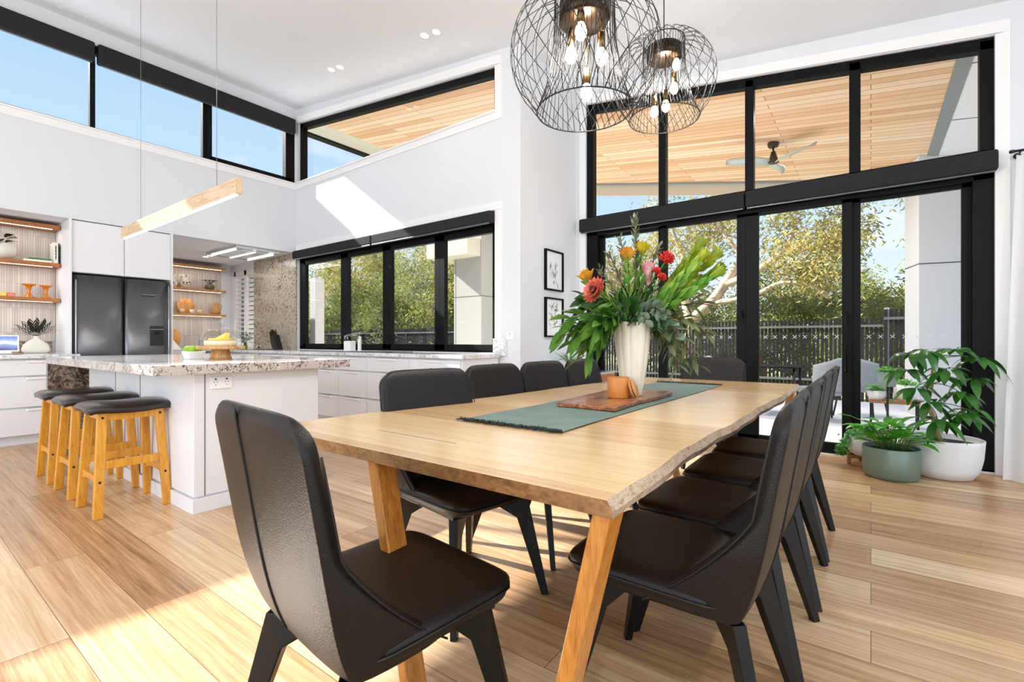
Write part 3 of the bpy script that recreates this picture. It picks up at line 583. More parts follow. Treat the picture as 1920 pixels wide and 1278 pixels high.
# ---- window bench
drawer_bank('window_cabinet', -7.36, -3.265, 3.545, 4.13, 'y', [(.10, .38), (.385, .70), (.705, .872)], [(-7.36, -6.6), (-6.6, -5.9), (-5.9, -5.35), (-5.35, -4.78), (-4.78, -4.04), (-4.04, -3.285)], 'long white drawer cabinets under the kitchen window')
tag(MB().box(-7.41, -3.235, 3.52, 4.134, .881, .921).build('countertop', M['gtop'], bevel=.003), 'pale stone benchtop along the kitchen window with the sink', 'countertop')
tag(MB().box(-3.335, -3.165, B1-.034, B1-.002, .90, 1.088).build('stone_upstand', M['gtop'], bevel=.002), 'small pale stone upstand at the end of the window benchtop, under the switch plate', 'splashback')
sk = empty('kitchen_sink', (-5.0, 3.85, .921), 0, 'steel sink rim set into the benchtop below the kitchen window', 'sink')
m = MB(); m.box(-.44, .44, -.22, -.20, 0, .006); m.box(-.44, .44, .20, .22, 0, .006); m.box(-.44, -.42, -.2, .2, 0, .006); m.box(.42, .44, -.2, .2, 0, .006); m.build('rim', M['steel'], sk); MB().box(-.42, .42, -.2, .2, .0, .003).build('basin', plain('basin_steel', '#55575a', .35, metal=.8), sk)
tp = empty('kitchen_tap', (-5.52, 3.98, .921), 0, 'tall white and chrome kitchen tap standing at the sink in front of the window', 'tap')
MB().cyl((0,0,0), (0,0,.20), .024, 20).build('body', M['whitecer'], tp, bevel=.004); MB().tube([(0,0,.17), (0,-.06,.20), (0,-.17,.22), (0,-.22,.20), (0,-.225,.16)], .014, 12).build('spout', M['steel'], tp); MB().tube([(0,0,.20), (0,.0,.225), (.0,-.07,.25)], .008, 8).build('lever', M['steel'], tp)
cd = empty('sink_caddy', (-5.75, 4.0, .921), 0, 'white sink caddy beside the kitchen tap', 'caddy')
MB().box(-.09, .05, -.05, .05, 0, .14).build('box', M['whitecer'], cd, bevel=.01); MB().tube([(-.06,0,.14), (-.07,0,.19), (-.11,-.02,.205)], .007, 8).build('pump', M['steel'], cd)
# ---- LED timber pendant over the island
lp = empty('linear_pendant', (-4.60, 1.5, 2.045), 0, 'long pale timber beam pendant light with a glowing strip over the island', 'pendant light')
MB().box(-1.20, 1.20, -.021, .023, .004, .108).build('timber_beam', wood('pendant_timber', ['#b5916a', '#cfb593', '#e0cfb4'], (1.3, 18, 18), rough=.5), lp, bevel=.002)
MB().box(-1.17, 1.17, -.014, .010, -.003, .004).build('light_strip', M['led'], lp)
for x in (-.72, .86): MB().cyl((x, 0, .108), (x, 0, zc(x-4.6)-2.045), .0018, 6).build('cable', M['steel'], lp)
l = bpy.data.lights.new('beam', 'AREA'); l.shape = 'RECTANGLE'; l.size = 2.3; l.size_y = .02; l.energy = 14; l.color = (1, .92, .8); o = bpy.data.objects.new('beam_lamp', l); sc.collection.objects.link(o); o.parent = lp; o.location = (0, 0, -.008)
# ---- stools
def make_stool():
    e_ = empty('bar_stool', (0, 0, 0), 0, 's', 'stool', 'bar stools along the island')
    ht, hb = (.135, .145), (.185, .178)     # half spacing of legs at top / floor (x, y)
    zt = .625
    for sx in (-1, 1):
        for sy in (-1, 1):
            def pt(z, k): t_ = 1-z/zt; return (sx*(ht[0]+(hb[0]-ht[0])*t_)-.016+.032*(k in (1, 2)), sy*(ht[1]+(hb[1]-ht[1])*t_)-.024+.048*(k in (2, 3)), z)
            g = MB().hexa([pt(0, k) for k in range(4)], [pt(zt, k) for k in range(4)]).build('leg', M['stoolwood'], e_, bevel=.005)
            mm = MB(); 
            for z in (.595, .215): x_ = pt(z, 1 if sx > 0 else 0)[0]; y_ = sy*(ht[1]+(hb[1]-ht[1])*(1-z/zt)); mm.cyl((x_-.002*sx, y_, z), (x_+.002*sx, y_, z), .007, 10)
            mm.build('bolt', M['blackwood'], g)
    for sx in (-1, 1):
        MB().box(sx*.137-.012, sx*.137+.012, -.14, .14, .575, .622).build('top_rail', M['stoolwood'], e_, bevel=.003)
        MB().box(sx*.158-.011, sx*.158+.011, -.165, .165, .285, .335).build('stretcher', M['stoolwood'], e_, bevel=.003)
    for sy in (-1, 1):
        m = MB(); P = []
        for i in range(9): x = -.155+.31*i/8; P.append((x, .245))
        for i in range(9): x = .155-.31*i/8; P.append((x, .19+.022*(1-(x/.155)**2)))
        m.prism([(x, sy*.168-.010, z) for x, z in P], (0, .020, 0)); m.build('foot_rail', M['stoolwood'], e_, bevel=.002)
        m = MB(); m.box(-.13, .13, sy*.145-.010, sy*.145+.010, .58, .622); m.build('top_rail', M['stoolwood'], e_, bevel=.003)
    # saddle pad
    n, k = 22, 14; vs = []; fs = []
    def top(u, v): 
        ed = max(abs(u)**5, abs(v)**5); return .668+.020*(v*v)+.012*(1-u*u)-.020*ed-.018*abs(v)**8
    for j in range(k+1):
        for i in range(n+1):
            u = -1+2*j/k; v = -1+2*i/n; rx = math.sqrt(max(0, 1-.12*abs(v)**4)); ry = math.sqrt(max(0, 1-.10*abs(u)**4)); vs.append((u*.19*rx, v*.225*ry, top(u, v)))
    nv = len(vs)
    vs += [(x*.97, y*.97, z-(.032)) for x, y, z in vs]
    for j in range(k):
        for i in range(n):
            a = j*(n+1)+i; fs.append((a, a+n+1, a+n+2, a+1)); fs.append((nv+a, nv+a+1, nv+a+n+2, nv+a+n+1))
    rim = [i for i in range(n+1)]+[(j*(n+1)+n) for j in range(1, k+1)]+[k*(n+1)+i for i in range(n-1, -1, -1)]+[j*(n+1) for j in range(k-1, 0, -1)]
    for q_ in range(len(rim)): a, b = rim[q_], rim[(q_+1) % len(rim)]; fs.append((a, b, nv+b, nv+a))
    m = MB(); m._add(vs, fs, True); m.build('seat_pad', plain('stool_leather', '#241f1d', .3, coat=.25, bump=.15, bscale=180), e_)
    return e_
st = make_stool(); st.location = (-3.87, 1.005, 0); st['label'] = 'yellow pine bar stool with black saddle seat nearest the island corner'
copy_thing(st, (-4.47, 1.005, 0), 0, 'middle of the three yellow pine bar stools with black saddle seats')
copy_thing(st, (-5.07, 1.005, 0), 0, 'yellow pine bar stool with black saddle seat nearest the brown stone end panel')
# ================================================================== things on benches and shelves
dark_leaf = leafmat('dark_leaf', '#1c1f16', '#343a28', .4, transl=.1)
green_leaf = leafmat('green_leaf', '#2f6b1f', '#4f8f35', .4)
# cake stand
ck = empty('cake_stand', (-3.92, 1.60, .921), 0, 'round timber cake stand with a chunky foot on the island', 'cake stand')
ckw = wood('acacia', ['#8a5a30', '#b98850', '#d3aa74'], (10, 10, 2), rough=.4)
MB().lathe([(.0, .078), (.155, .078), (.160, .085), (.160, .094), (.155, .100), (.0, .100)], n=40).build('plate', ckw, ck); MB().lathe([(.078, .0), (.066, .03), (.058, .079)], n=28).build('foot', ckw, ck)
gd = glassy('clear_glass', .10, (.93, .95, .96, 1))
dm = empty('glass_dome', (-3.92, 1.60, 1.0215), 0, 'clear glass dome with round knob covering the cake on the timber stand', 'dome')
MB().lathe([(.138, 0), (.141, .004), (.138, .06), (.125, .095), (.10, .118), (.06, .135), (.02, .142), (.0, .143)], n=44, cap=False).build('bell', gd, dm); MB().lathe([(.0, .143), (.010, .146), (.010, .158), (.020, .168), (.022, .18), (.014, .192), (.0, .195)], n=24).build('knob', gd, dm)
cs = empty('cake', (-3.92, 1.60, 1.0215), 0, 'pale layered cake with a yellow wedge on top under the glass dome', 'cake')
MB().lathe([(.0, 0), (.105, 0), (.108, .02), (.105, .04), (.0, .042)], n=36).build('sponge', plain('pale_cake', '#efd9b4', .8, noise=.12, nscale=60), cs)
m = MB(); m.lathe([(.0, .042), (.085, .043), (.078, .058), (.0, .06)], n=30); m.prism([(.0, -.01, .058), (.075, .02, .058), (.03, .055, .10)], (.01, -.035, .0)); m.build('topping', plain('yellow_topping', '#e9c24a', .6, noise=.15, nscale=40), cs)
bw = empty('fruit_bowl', (-4.18, 1.515, .921), 0, 'small square white bowl of limes in front of the cake stand', 'bowl')
m = MB(); m.hexa([(-.05, -.05, 0), (.05, -.05, 0), (.05, .05, 0), (-.05, .05, 0)], [(-.065, -.065, .06), (.065, -.065, .06), (.065, .065, .06), (-.065, .065, .06)]); m.build('dish', M['whitecer'], bw, bevel=.006)
lime = plain('lime_peel', '#7fa516', .4, bump=.1, bscale=300)
for i, (x, y, z, lb) in enumerate(((-.035, -.03, .075, 'green lime at the near left of the white bowl'), (.032, -.02, .077, 'green lime at the near right of the white bowl'), (-.01, .032, .078, 'green lime at the back of the white bowl'))):
    tag(MB().ball((0, 0, 0), .029, 18, (1.15, 1, .95)).build('lime', lime), lb, 'lime', 'limes in the white bowl').location = (-4.18+x, 1.515+y, .921+z)
# knife block
kb = empty('knife_block', (-7.62, 3.93, .9215), 0, 'black slanted knife block with steel-edged handles before the stone splashback', 'knife block')
m = MB(); m.prism([(-.02, -.05, 0), (.12, -.05, 0), (.0, -.05, .24), (-.115, -.05, .19)], (0, .10, 0)); m.build('block', plain('block_black', '#0e0f13', .35), kb, bevel=.004)
for i in range(5):
    for j in range(2): x = -.105+i*.022; z = .196+i*.0095; y = -.028+j*.05; MB().hexa([(x-.006, y-.009, z-.01), (x+.007, y-.009, z-.005), (x+.007, y+.009, z-.005), (x-.006, y+.009, z-.01)], [(x-.052, y-.009, z+.085), (x-.038, y-.009, z+.09), (x-.038, y+.009, z+.09), (x-.052, y+.009, z+.085)]).build('knife_handle', M['steel'] if j else M['blackwood'], kb)
# herb vase
hv = empty('herb_vase', (-8.42, 3.82, .9215), 0, 'small glass vase of dark green herbs on the niche bench near the shutters', 'vase')
MB().lathe([(.028, 0), (.034, .05), (.030, .11), (.033, .12)], n=20, cap=False).build('glass', gd, hv); MB().lathe([(.0, .003), (.026, .003), (.030, .07), (.0, .07)], n=16).build('water', plain('green_water', '#8fae3a', .2), hv)
m = MB()
for i in range(70):
    a = rnd.uniform(0, 2*PI); r = rnd.uniform(0, .09); z = rnd.uniform(.14, .27); m.leaf((r*math.cos(a), r*math.sin(a), z), (math.cos(a+rnd.uniform(-1, 1)), math.sin(a), rnd.uniform(-.2, .7)), .055, .017)
for i in range(9): a = i*.7; m.tube([(0, 0, .02), (.04*math.cos(a), .04*math.sin(a), .2)], .002, 5)
m.build('foliage', green_leaf, hv)
sh_ = empty('sea_shell', (-8.05, 3.86, .9305), 0, 'pale rounded shell on the bench left of the knife block', 'ornament'); m = MB(); m.ball((0, 0, .03), .045, 16, (1.5, .8, .66)); m.build('body', plain('shell', '#c9b69a', .5, noise=.2, nscale=20), sh_); MB().ball((.05, -.02, .035), .016, 10).build('opening', M['blackwood'], sh_)
# niche shelf contents
def jug(loc, label, s=1.0, mat=None, spots=True, handle=1):
    e_ = empty('jug', loc, 0, label, 'jug'); e_.scale = (s, s, s)
    MB().lathe([(.0, 0), (.045, 0), (.068, .04), (.066, .08), (.040, .13), (.036, .17), (.046, .20), (.042, .20), (.032, .17), (.0, .16)], n=26).build('body', mat or M['cer'], e_)
    MB().tube([(0, .036*handle, .185), (0, .075*handle, .185), (0, .092*handle, .14), (0, .078*handle, .09), (0, .062*handle, .07)], .007, 8).build('handle', mat or M['cer'], e_)
    if spots:
        m = MB()
        for i in range(16): a = -1.2+rnd.uniform(0, 2.4); z = rnd.uniform(.03, .09); r = .0655; m.ball((r*math.cos(a), r*math.sin(a), z), .008, 8, (.4, 1, 1))
        m.build('spots', M['blackwood'], e_)
    return e_
jug((-9.66, 3.17, 1.9855), 'cream jug with black spots partly behind the fridge side, niche shelf', 1.1, handle=-1); jug((-9.66, 3.37, 1.9855), 'cream spotted jug with ring handle on the middle niche shelf', 1.2, handle=-1)
pt_ = empty('potted_plant', (-9.66, 3.76, 1.9855), 0, 'round dark green pot with curling leaves at the end of the niche shelf', 'potted plant')
MB().lathe([(.0, 0), (.04, 0), (.075, .04), (.078, .07), (.055, .10), (.045, .10), (.0, .085)], n=24).build('pot', plain('moss_glaze', '#6c7050', .4, noise=.3, nscale=25), pt_)
m = MB()
for i in range(11): a = rnd.uniform(-1.6, 1.6); m.tube([(0, 0, .08), (.05*math.cos(a), .05*math.sin(a), .15), (.09*math.cos(a), .09*math.sin(a), .17)], .003, 5); m.leaf((.07*math.cos(a), .07*math.sin(a), .16), (math.cos(a), math.sin(a), .5), .10, .028, droop=.5)
m.build('foliage', dark_leaf, pt_)
rb = wood('round_board', ['#9a6028', '#c48a45', '#dba765'], (8, 8, 2), rough=.4)
def disc(name, loc, r, label, th=.018, lean=.12, cat='board'):
    e_ = empty(name, loc, 0, label, cat); m = MB(); m.M = Matrix.Rotation(-lean, 4, 'Y') @ Matrix.Translation((0, 0, r)) @ Matrix.Rotation(PI/2, 4, 'Y'); m.lathe([(.0, 0), (r, 0), (r, th), (.0, th)], n=40); m.build('board', rb, e_, bevel=.003); return e_
disc('round_board', (-9.70, 3.39, 1.5465), .135, 'round timber serving board leaning at the back of the lowest niche shelf')
jug((-9.65, 3.86, 1.5455), 'tan and cream glazed jug at the end of the lowest niche shelf', 1.05, plain('tan_glaze', '#c8955a', .3, noise=.25, nscale=14), False, 1)
for y, c, lb in ((3.30, '#d9c3a0', 'beige cup nearest the fridge on the lowest niche shelf'), (3.45, '#efe9da', 'short white cup in the middle of the lowest niche shelf'), (3.57, '#dcc8a6', 'beige pinched cup beside the tan jug on the lowest niche shelf')):
    e_ = empty('cup', (-9.60, y, 1.5455), 0, lb, 'cup', 'small cups on the lowest niche shelf'); MB().lathe([(.0, 0), (.03, 0), (.038, .03), (.034, .07), (.030, .07), (.030, .02), (.0, .015)], n=20).build('body', plain('cup_glaze', c, .4), e_)
disc('chopping_board', (-9.72, 3.13, .9225), .19, 'large round timber board leaning on the niche bench beside the fridge')
tag(MB().hexa([(-9.62, 3.02, .922), (-9.58, 3.02, .922), (-9.58, 3.28, .922), (-9.62, 3.28, .922)], [(-9.66, 3.02, 1.10), (-9.64, 3.02, 1.10), (-9.64, 3.16, 1.10), (-9.66, 3.16, 1.10)]).build('paper_bag', M['whitecer']), 'white folded card in front of the large round board', 'card')
# left niche contents
pb = empty('bowl_planter', (-7.93, .93, 1.9855), 0, 'white crackled bowl planter with big dark leaves on the upper shelf', 'planter')
MB().lathe([(.0, 0), (.05, 0), (.11, .05), (.125, .11), (.112, .155), (.128, .18), (.12, .18), (.10, .14), (.0, .12)], n=30).build('bowl', plain('crackle_white', '#e9e8e0', .4, noise=.06, nscale=12), pb)
m = MB()
for i in range(16): a = rnd.uniform(0, 6.28); z = .16+rnd.uniform(0, .10); m.leaf((.04*math.cos(a), .04*math.sin(a), z), (math.cos(a), math.sin(a), rnd.uniform(0, .9)), .15 if math.cos(a) > 0 else .09, .045, droop=.45)
m.build('leaves', dark_leaf, pb)
m = MB(); [m.leaf((.05, .0, .16), (.6, math.cos(i), math.sin(i)*.4+.1), .07, .028, droop=.3) for i in range(7)]; m.build('flower', M['whitecer'], pb)
def book(name, bx, c, label, grp=None, deco=None):
    e_ = empty(name, ((bx[0]+bx[1])/2, (bx[2]+bx[3])/2, bx[4]), 0, label, 'book', grp)
    MB().box(*bx).build('cover', plain('cover_'+c[1:], c, .5), e_, world=True, bevel=.002)
    if deco: 
        m = MB(); [m.box(*d) for d in deco]; m.build('spine_lettering', M['blackwood'], e_, world=True)
    return e_
book('book', (-7.98, -7.79, 1.09, 1.33, 1.9855, 2.008), '#f1efe6', 'white hardback lying flat at the bottom of the small pile', 'books on the upper shelf')
book('book', (-7.98, -7.81, 1.14, 1.33, 2.009, 2.029), '#2f7a48', 'green book lying on top of the white hardback', 'books on the upper shelf')
book('book', (-7.99, -7.80, 1.345, 1.385, 1.9855, 2.235), '#ece7dc', 'thick cream book standing upright at the end of the upper shelf', 'books on the upper shelf', [(-7.7995, -7.7985, 1.360, 1.370, 2.03+.012*i, 2.038+.012*i+.002*(i % 3)) for i in range(14)])
book('book', (-7.99, -7.81, 1.387, 1.397, 1.9855, 2.228), '#2c4a35', 'thin dark book against the niche side, beside the cream one', 'books on the upper shelf')
og = glassy('orange_glass', .10, (1, .42, .03, 1)); og2 = plain('amber', '#e58a12', .12, coat=.6, trans=.35)
for k, (y, s) in enumerate(((1.145, 1.0), (1.29, .97))):
    e_ = empty('glass_stand', (-7.87, y, 1.566), 0, ('orange glass candle stand shaped like a mushroom, the left one of two', 'orange glass candle stand shaped like a mushroom, the one nearest the fridge')[k], 'candle stand', 'orange glass candle stands'); e_.scale = (s, s, s)
    MB().lathe([(.0, 0), (.058, 0), (.050, .01), (.022, .035), (.016, .07), (.022, .11), (.03, .135), (.058, .145), (.064, .158), (.058, .156), (.03, .15), (.0, .15)], n=28).build('body', og2, e_)
for y, c, lb in ((.93, '#e6c52a', 'small yellow glass block on the shelf with the orange stands'), (1.00, '#c9531d', 'small burnt orange glass block beside the yellow one')):
    tag(MB().box(-7.90, -7.85, y-.035, y+.033, 1.566, 1.61).build('glass_block', plain('blk'+c[1:], c, .2, coat=.5), bevel=.006), lb, 'ornament')
vs_ = empty('bottle_vase', (-7.78, 1.19, .919), 0, 'flat white rounded vase with dark olive foliage on the bench beside the fridge', 'vase')
MB().lathe([(.095, 0), (.118, .02), (.122, .05), (.105, .10), (.06, .145), (.022, .17), (.018, .195), (.022, .20), (.016, .20), (.0, .17)], n=36, squash=(.6, 1)).build('body', plain('matte_white', '#e6e3d8', .7), vs_)
m = MB()
for i in range(8):
    a = -.95+i*.27; L = .20-.02*abs(a); d = Vector((rnd.uniform(-.05, .25), math.sin(a), math.cos(a)*.85)); p0 = Vector((0, 0, .19)); m.tube([p0, p0+d*L], .0025, 5)
    for j in range(9): t_ = .25+.09*j; s_ = 1 if j % 2 else -1; m.leaf(tuple(p0+d*(L*t_)), (d.x+.1, d.y+s_*.6*d.z, d.z-s_*.6*d.y), .075, .014, droop=.05)
m.build('foliage', dark_leaf, vs_)
dsp = empty('smart_display', (-7.42, .86, .926), 0, 'white smart display showing a blue landscape picture on the bench', 'screen'); dsp.rotation_euler = (0, math.radians(-16), math.radians(-6))
MB().box(-.012, .006, -.22, .145, .02, .205).build('housing', M['whitecer'], dsp, bevel=.01); MB().box(-.10, .0, -.16, .09, .0, .03).build('base', M['whitecer'], dsp, bevel=.01)
nt = NT('display_picture'); cc = coords(nt); sp_ = nt.n('ShaderNodeSeparateXYZ'); nt.l(cc, sp_.inputs[0]); no_ = nt.n('ShaderNodeTexNoise', _Scale=14.0, _Detail=4.0); nt.l(cc, no_.inputs[0])
ma_ = nt.n('ShaderNodeMath', operation='MULTIPLY_ADD'); nt.l(no_.outputs['Fac'], ma_.inputs[0]); ma_.inputs[1].default_value = .06; nt.l(sp_.outputs['Z'], ma_.inputs[2])
c_ = nt.ramp(ma_.outputs[0], [(.06, col_('#1e2748')), (.12, col_('#7d8bb8')), (.135, col_('#c9d0ea')), (.19, col_('#6d80c0')), (.25, col_('#4c5fae'))]); nt.l(c_, nt.b.inputs['Base Color']); nt.l(c_, nt.b.inputs['Emission Color']); nt.b.inputs['Emission Strength'].default_value = .6; nt.b.inputs['Roughness'].default_value = .15
MB().box(.006, .0075, -.205, .13, .035, .190).build('screen', nt.m, dsp)
# ---- framed prints
def print_(z0, z1, kind, label):
    e_ = empty('framed_print', (C_, 4.815, z0), 0, label, 'picture', 'framed botanical prints'); h = z1-z0; w_ = .195; m = MB()
    for a in ((0, .032, -w_, w_, 0, .018), (0, .032, -w_, w_, h-.018, h), (0, .032, -w_, -w_+.018, .018, h-.018), (0, .032, w_-.018, w_, .018, h-.018)): m.box(*a)
    m.build('frame', M['frame'], e_); MB().box(.001, .012, -w_+.016, w_-.016, .016, h-.016).build('mount', plain('print_paper', '#eceef0', .6), e_)
    r_ = random.Random(kind); mm = MB(); ink = plain('print_ink%d' % kind, '#6f7468', .9)
    for i in range(26 if kind == 1 else 34):
        y = r_.uniform(-.08, .08); z = r_.uniform(h*.25, h*.78); L = r_.uniform(.04, .13); a = r_.uniform(-.35, .35) if kind == 1 else r_.uniform(-1.4, 1.4)
        d = Vector((0, math.sin(a), math.cos(a)*(-1 if kind == 1 else 1))); s_ = Vector((0, d.z, -d.y)); p0 = Vector((.0125, y, z)); wd = r_.uniform(.003, .008)
        mm._add([tuple(p0), tuple(p0+d*L*.5+s_*wd), tuple(p0+d*L), tuple(p0+d*L*.5-s_*wd)], [(0, 1, 2, 3)])
    mm.build('drawing', ink, e_); return e_
print_(1.645, 2.113, 1, 'upper framed botanical drawing of drooping leaves on the white return wall'); print_(1.105, 1.562, 2, 'lower framed botanical drawing of a leafy sprig, hung below the other')
# ================================================================== DINING
# ---- live edge table
tb = empty('dining_table', (-1.06, 2.4, 0), 0, 'long live edge timber dining table with slanted timber legs', 'table')
def wob(y, s): return .007*math.sin(y*2.3+s)+.006*math.sin(y*6.1+2*s)+.003*math.sin(y*17+s)
n = 90; R_ = []; L_ = []
for i in range(n+1):
    y = .848+(3.95-.848)*i/n; R_.append((-.412+wob(y, 1.0), y)); L_.append((-1.742+.062*(y-.848)+wob(y, 3.2), y))
zt, th = .755, .034; vs = []; fs = []
for i in range(n+1):
    (lx, y), (rx, _) = L_[i], R_[i]; k = .003*math.sin(y*21)+.002*math.sin(y*43)
    vs += [(lx, y, zt), (lx-.012-k*.4, y, zt-.018), (lx-.008, y, zt-th), (rx+.012, y, zt-th), (rx+.015+k*.5, y, zt-.019), (rx, y, zt)]
for i in range(n):
    a = i*6
    for j in range(6): fs.append((a+j, a+(j+1) % 6, a+6+(j+1) % 6, a+6+j))
fs += [(0, 5, 4, 3, 2, 1), tuple(n*6+j for j in range(6))]
m = MB(); m._add(vs, fs); slab_ = m.build('tabletop', [M['table'], wood('live_edge', ['#7d6450', '#a48b74', '#bda68c', '#8f7761'], (3, 4, 14), rough=.55, bump=.25, nscale=4), wood('end_grain', ['#5f3d20', '#8a6036', '#a57c4c'], (5, 2, 9), rough=.5)], tb, world=True)
for i, p_ in enumerate(slab_.data.polygons):
    if abs(p_.normal.y) > .9: p_.material_index = 2
    elif abs(p_.normal.z) < .8: p_.material_index = 1
def tleg(x, y, s):
    m = MB(); tx, bx = x, x-s*.17
    m.hexa([(bx-.016, y-.032, 0), (bx+.018, y-.032, 0), (bx+.018, y+.032, 0), (bx-.016, y+.032, 0)], [(tx-.018, y-.034, .72), (tx+.022, y-.034, .72), (tx+.022, y+.034, .72), (tx-.018, y+.034, .72)])
    m.build('leg', M['legwood'], tb, world=True, bevel=.003)
for y in (.895, 3.70):
    tleg(-.425, y, 1); tleg(-1.142 if y < 2 else -1.35, y, -1)
# dry crack in the slab
MB().box(-1.36, -.99, 1.05, 1.053, zt-.001, zt+.0004).build('crack', M['joint'], tb, world=True)
# ---- leather chairs
def make_chair():
    e_ = empty('dining_chair', (0, 0, 0), 0, 's', 'chair', 'black leather dining chairs')
    # seat: faces +Y
    n = 18; vs = []; fs = []
    def sp(u, v):
        hw = .243 - .006*max(0, -v); r = .93+.07*(1-abs(v)**8); y_ = .288*v if v > 0 else .175*v; q_ = 1-.07*abs(u)**7*abs(v)**7; return (u*hw*r*q_, y_*(1-.03*abs(u)**8)*q_, 0)
    for k, (sc_, z) in enumerate(((1, 0), (.995, 1))): pass
    def layer(s_, zf): return [(sp(-1+2*j/n, -1+2*i/n)[0]*s_, sp(-1+2*j/n, -1+2*i/n)[1]*s_, zf(-1+2*j/n, -1+2*i/n)) for i in range(n+1) for j in range(n+1)]
    top = layer(1, lambda u, v: .478-.016*max(abs(u), abs(v))**7-.006*(1-u*u)*(1-v*v)+.006*v-.012*max(0, v)**9)
    bot = layer(.955, lambda u, v: .412+.006*v)
    N = (n+1)*(n+1); vs = top+bot
    for i in range(n):
        for j in range(n): a = i*(n+1)+j; fs.append((a, a+1, a+n+2, a+n+1)); fs.append((N+a, N+a+n+1, N+a+n+2, N+a+1))
    rim = [j for j in range(n+1)]+[i*(n+1)+n for i in range(1, n+1)]+[n*(n+1)+j for j in range(n-1, -1, -1)]+[i*(n+1) for i in range(n-1, 0, -1)]
    for q_ in range(len(rim)): a, b = rim[q_], rim[(q_+1) % len(rim)]; fs.append((a, N+a, N+b, b))
    (lambda o_: setattr(o_.modifiers.new('r', 'SUBSURF'), 'render_levels', 1))(MB()._add(vs, fs, True).build('seat', M['leather'], e_))
    m = MB(); P = [sp(math.copysign(1, math.sin(t)) if 0 else 0, 0) for t in (0,)]
    ring = [(vs[i][0]*.985, vs[i][1]*.985, vs[i][2]-.016) for i in rim]; m.tube(ring, .0028, 5, closed=True); m.build('piping', plain('piping', '#120e0d', .5), e_)
    # backrest shell with side wings that run forward onto the seat
    us = [-1, -.985, -.95, -.90, -.86, -.82, -.6, -.3, 0, .3, .6, .82, .86, .90, .95, .985, 1]; K = 26; H0, H1 = .408, .93
    def back(v):   # rear surface y at height fraction v
        return -.228+.035*(1-v)**6 - .080*v**1.1
    def width(v): return .226+.020*min(1, v*3)-.006*max(0, v-.6)
    def zz(v, u): return H0+(H1-H0)*v-.016*max(0, (abs(u)-.55)/.45)**3*(v**3)
    F = []; B = []
    for k in range(K+1):
        v = k/K; vv = v
        for u in us:
            w_ = width(v); rc = 1-(.16*max(0, (v-.88)/.12)**2.5)*abs(u)**3
            x = u*w_*rc; yb = back(v)+.012*abs(u)**3+.004
            wing = .185*max(0, 1-v/.50)**1.25*min(1, max(0, (abs(u)-.82)/.06))
            thk = .062*(1-.30*v)
            edge = .5+.5*min(1, (1-abs(u))/.05)
            yf = back(v)+.012*abs(u)**3*.6+thk*edge+wing
            top_ = .010*max(0, (v-.93)/.07)**2
            B.append((x, yb+top_, zz(v, u))); F.append((x, yf-top_*1.4, zz(v, u)))
    mcol = len(us); vs = B+F; N = len(B); fs = []
    for k in range(K):
        for j in range(mcol-1): a = k*mcol+j; fs.append((a, a+1, a+mcol+1, a+mcol)); fs.append((N+a, N+a+mcol, N+a+mcol+1, N+a+1))
        a = k*mcol; fs.append((a, a+mcol, N+a+mcol, N+a)); a = k*mcol+mcol-1; fs.append((a, N+a, N+a+mcol, a+mcol))
    for j in range(mcol-1): fs.append((j, N+j, N+j+1, j+1)); a = K*mcol+j; fs.append((a, a+1, N+a+1, N+a))
    (lambda o_: setattr(o_.modifiers.new('r', 'SUBSURF'), 'render_levels', 2))(MB()._add(vs, fs, True).build('backrest', M['leather'], e_))
    m = MB(); pts = []
    for k in range(1, K+1): v = k/K; u = -.16; pts.append((u*width(v), back(v)+.012*.16**3+.0035, zz(v, u)))
    m.tube(pts, .0036, 6); m.build('seam', bpy.data.materials['piping'], e_)
    m = MB()
    for k in range(2, 100):
        v = k/100; 
        if k % 2: u = -.16; m.box(u*width(v)-.008, u*width(v)-.004, back(v)+.002, back(v)+.006, zz(v, u)-.0016, zz(v, u)+.0016)
    m.build('stitching', M['blackwood'], e_)
    for sx in (-1, 1):
        pts = []
        for k in range(0, K-2): v = k/K; wing = .185*max(0, 1-v/.50)**1.25; pts.append((sx*(width(v)*(1-.16*max(0, (v-.88)/.12)**2.5)+.0005), back(v)+.030+.062*(1-.30*v)*.4+wing*.97, zz(v, 1)))
        m = MB(); m.tube(pts, .0026, 5); m.build('side_piping', bpy.data.materials['piping'], e_)
    MB().box(-.20, .20, -.16, .215, .396, .414).build('seat_frame', M['blackwood'], e_, bevel=.003)
    for sx in (-1, 1):
        for sy in (-1, 1):
            t0 = Vector((sx*.175, sy*.19 if sy > 0 else -.165, .40)); f0 = Vector((sx*.238, .272 if sy > 0 else -.262, 0)); 
            inn = Vector((-sx*.8, -sy*.6, 0)).normalized(); per = Vector((-inn.y, inn.x, 0))
            prof = [(t0-inn*.022, 0), (t0+inn*.135, 0), (t0+inn*.125-Vector((0, 0, .018)), 0), (t0+inn*.045+(f0-t0)*.20, 0), (f0+inn*.022, 0), (f0-inn*.008, 0)]
            P = [p for p, _ in prof]; m = MB(); a = [p+per*.017 for p in P]; b = [p-per*.017 for p in P]
            a[-2] = P[-2]+per*.012; a[-1] = P[-1]+per*.012; b[-2] = P[-2]-per*.012; b[-1] = P[-1]-per*.012
            k = len(P); m._add([tuple(p) for p in a+b], [tuple(range(k)), tuple(range(2*k-1, k-1, -1))]+[(i, k+i, k+(i+1) % k, (i+1) % k) for i in range(k)])
            lg = m.build('leg', M['blackwood'], e_, bevel=.003); MB().cyl(tuple(f0+inn*.007), tuple(f0+inn*.007+Vector((0, 0, .004))), .011, 12).build('foot_pad', M['joint'], lg)
    return e_
ch = make_chair(); ch.location = (-.975, .750, 0); ch.rotation_euler = (0, 0, math.radians(-7)); ch['label'] = 'black leather dining chair in front, pulled out from the near end of the table'
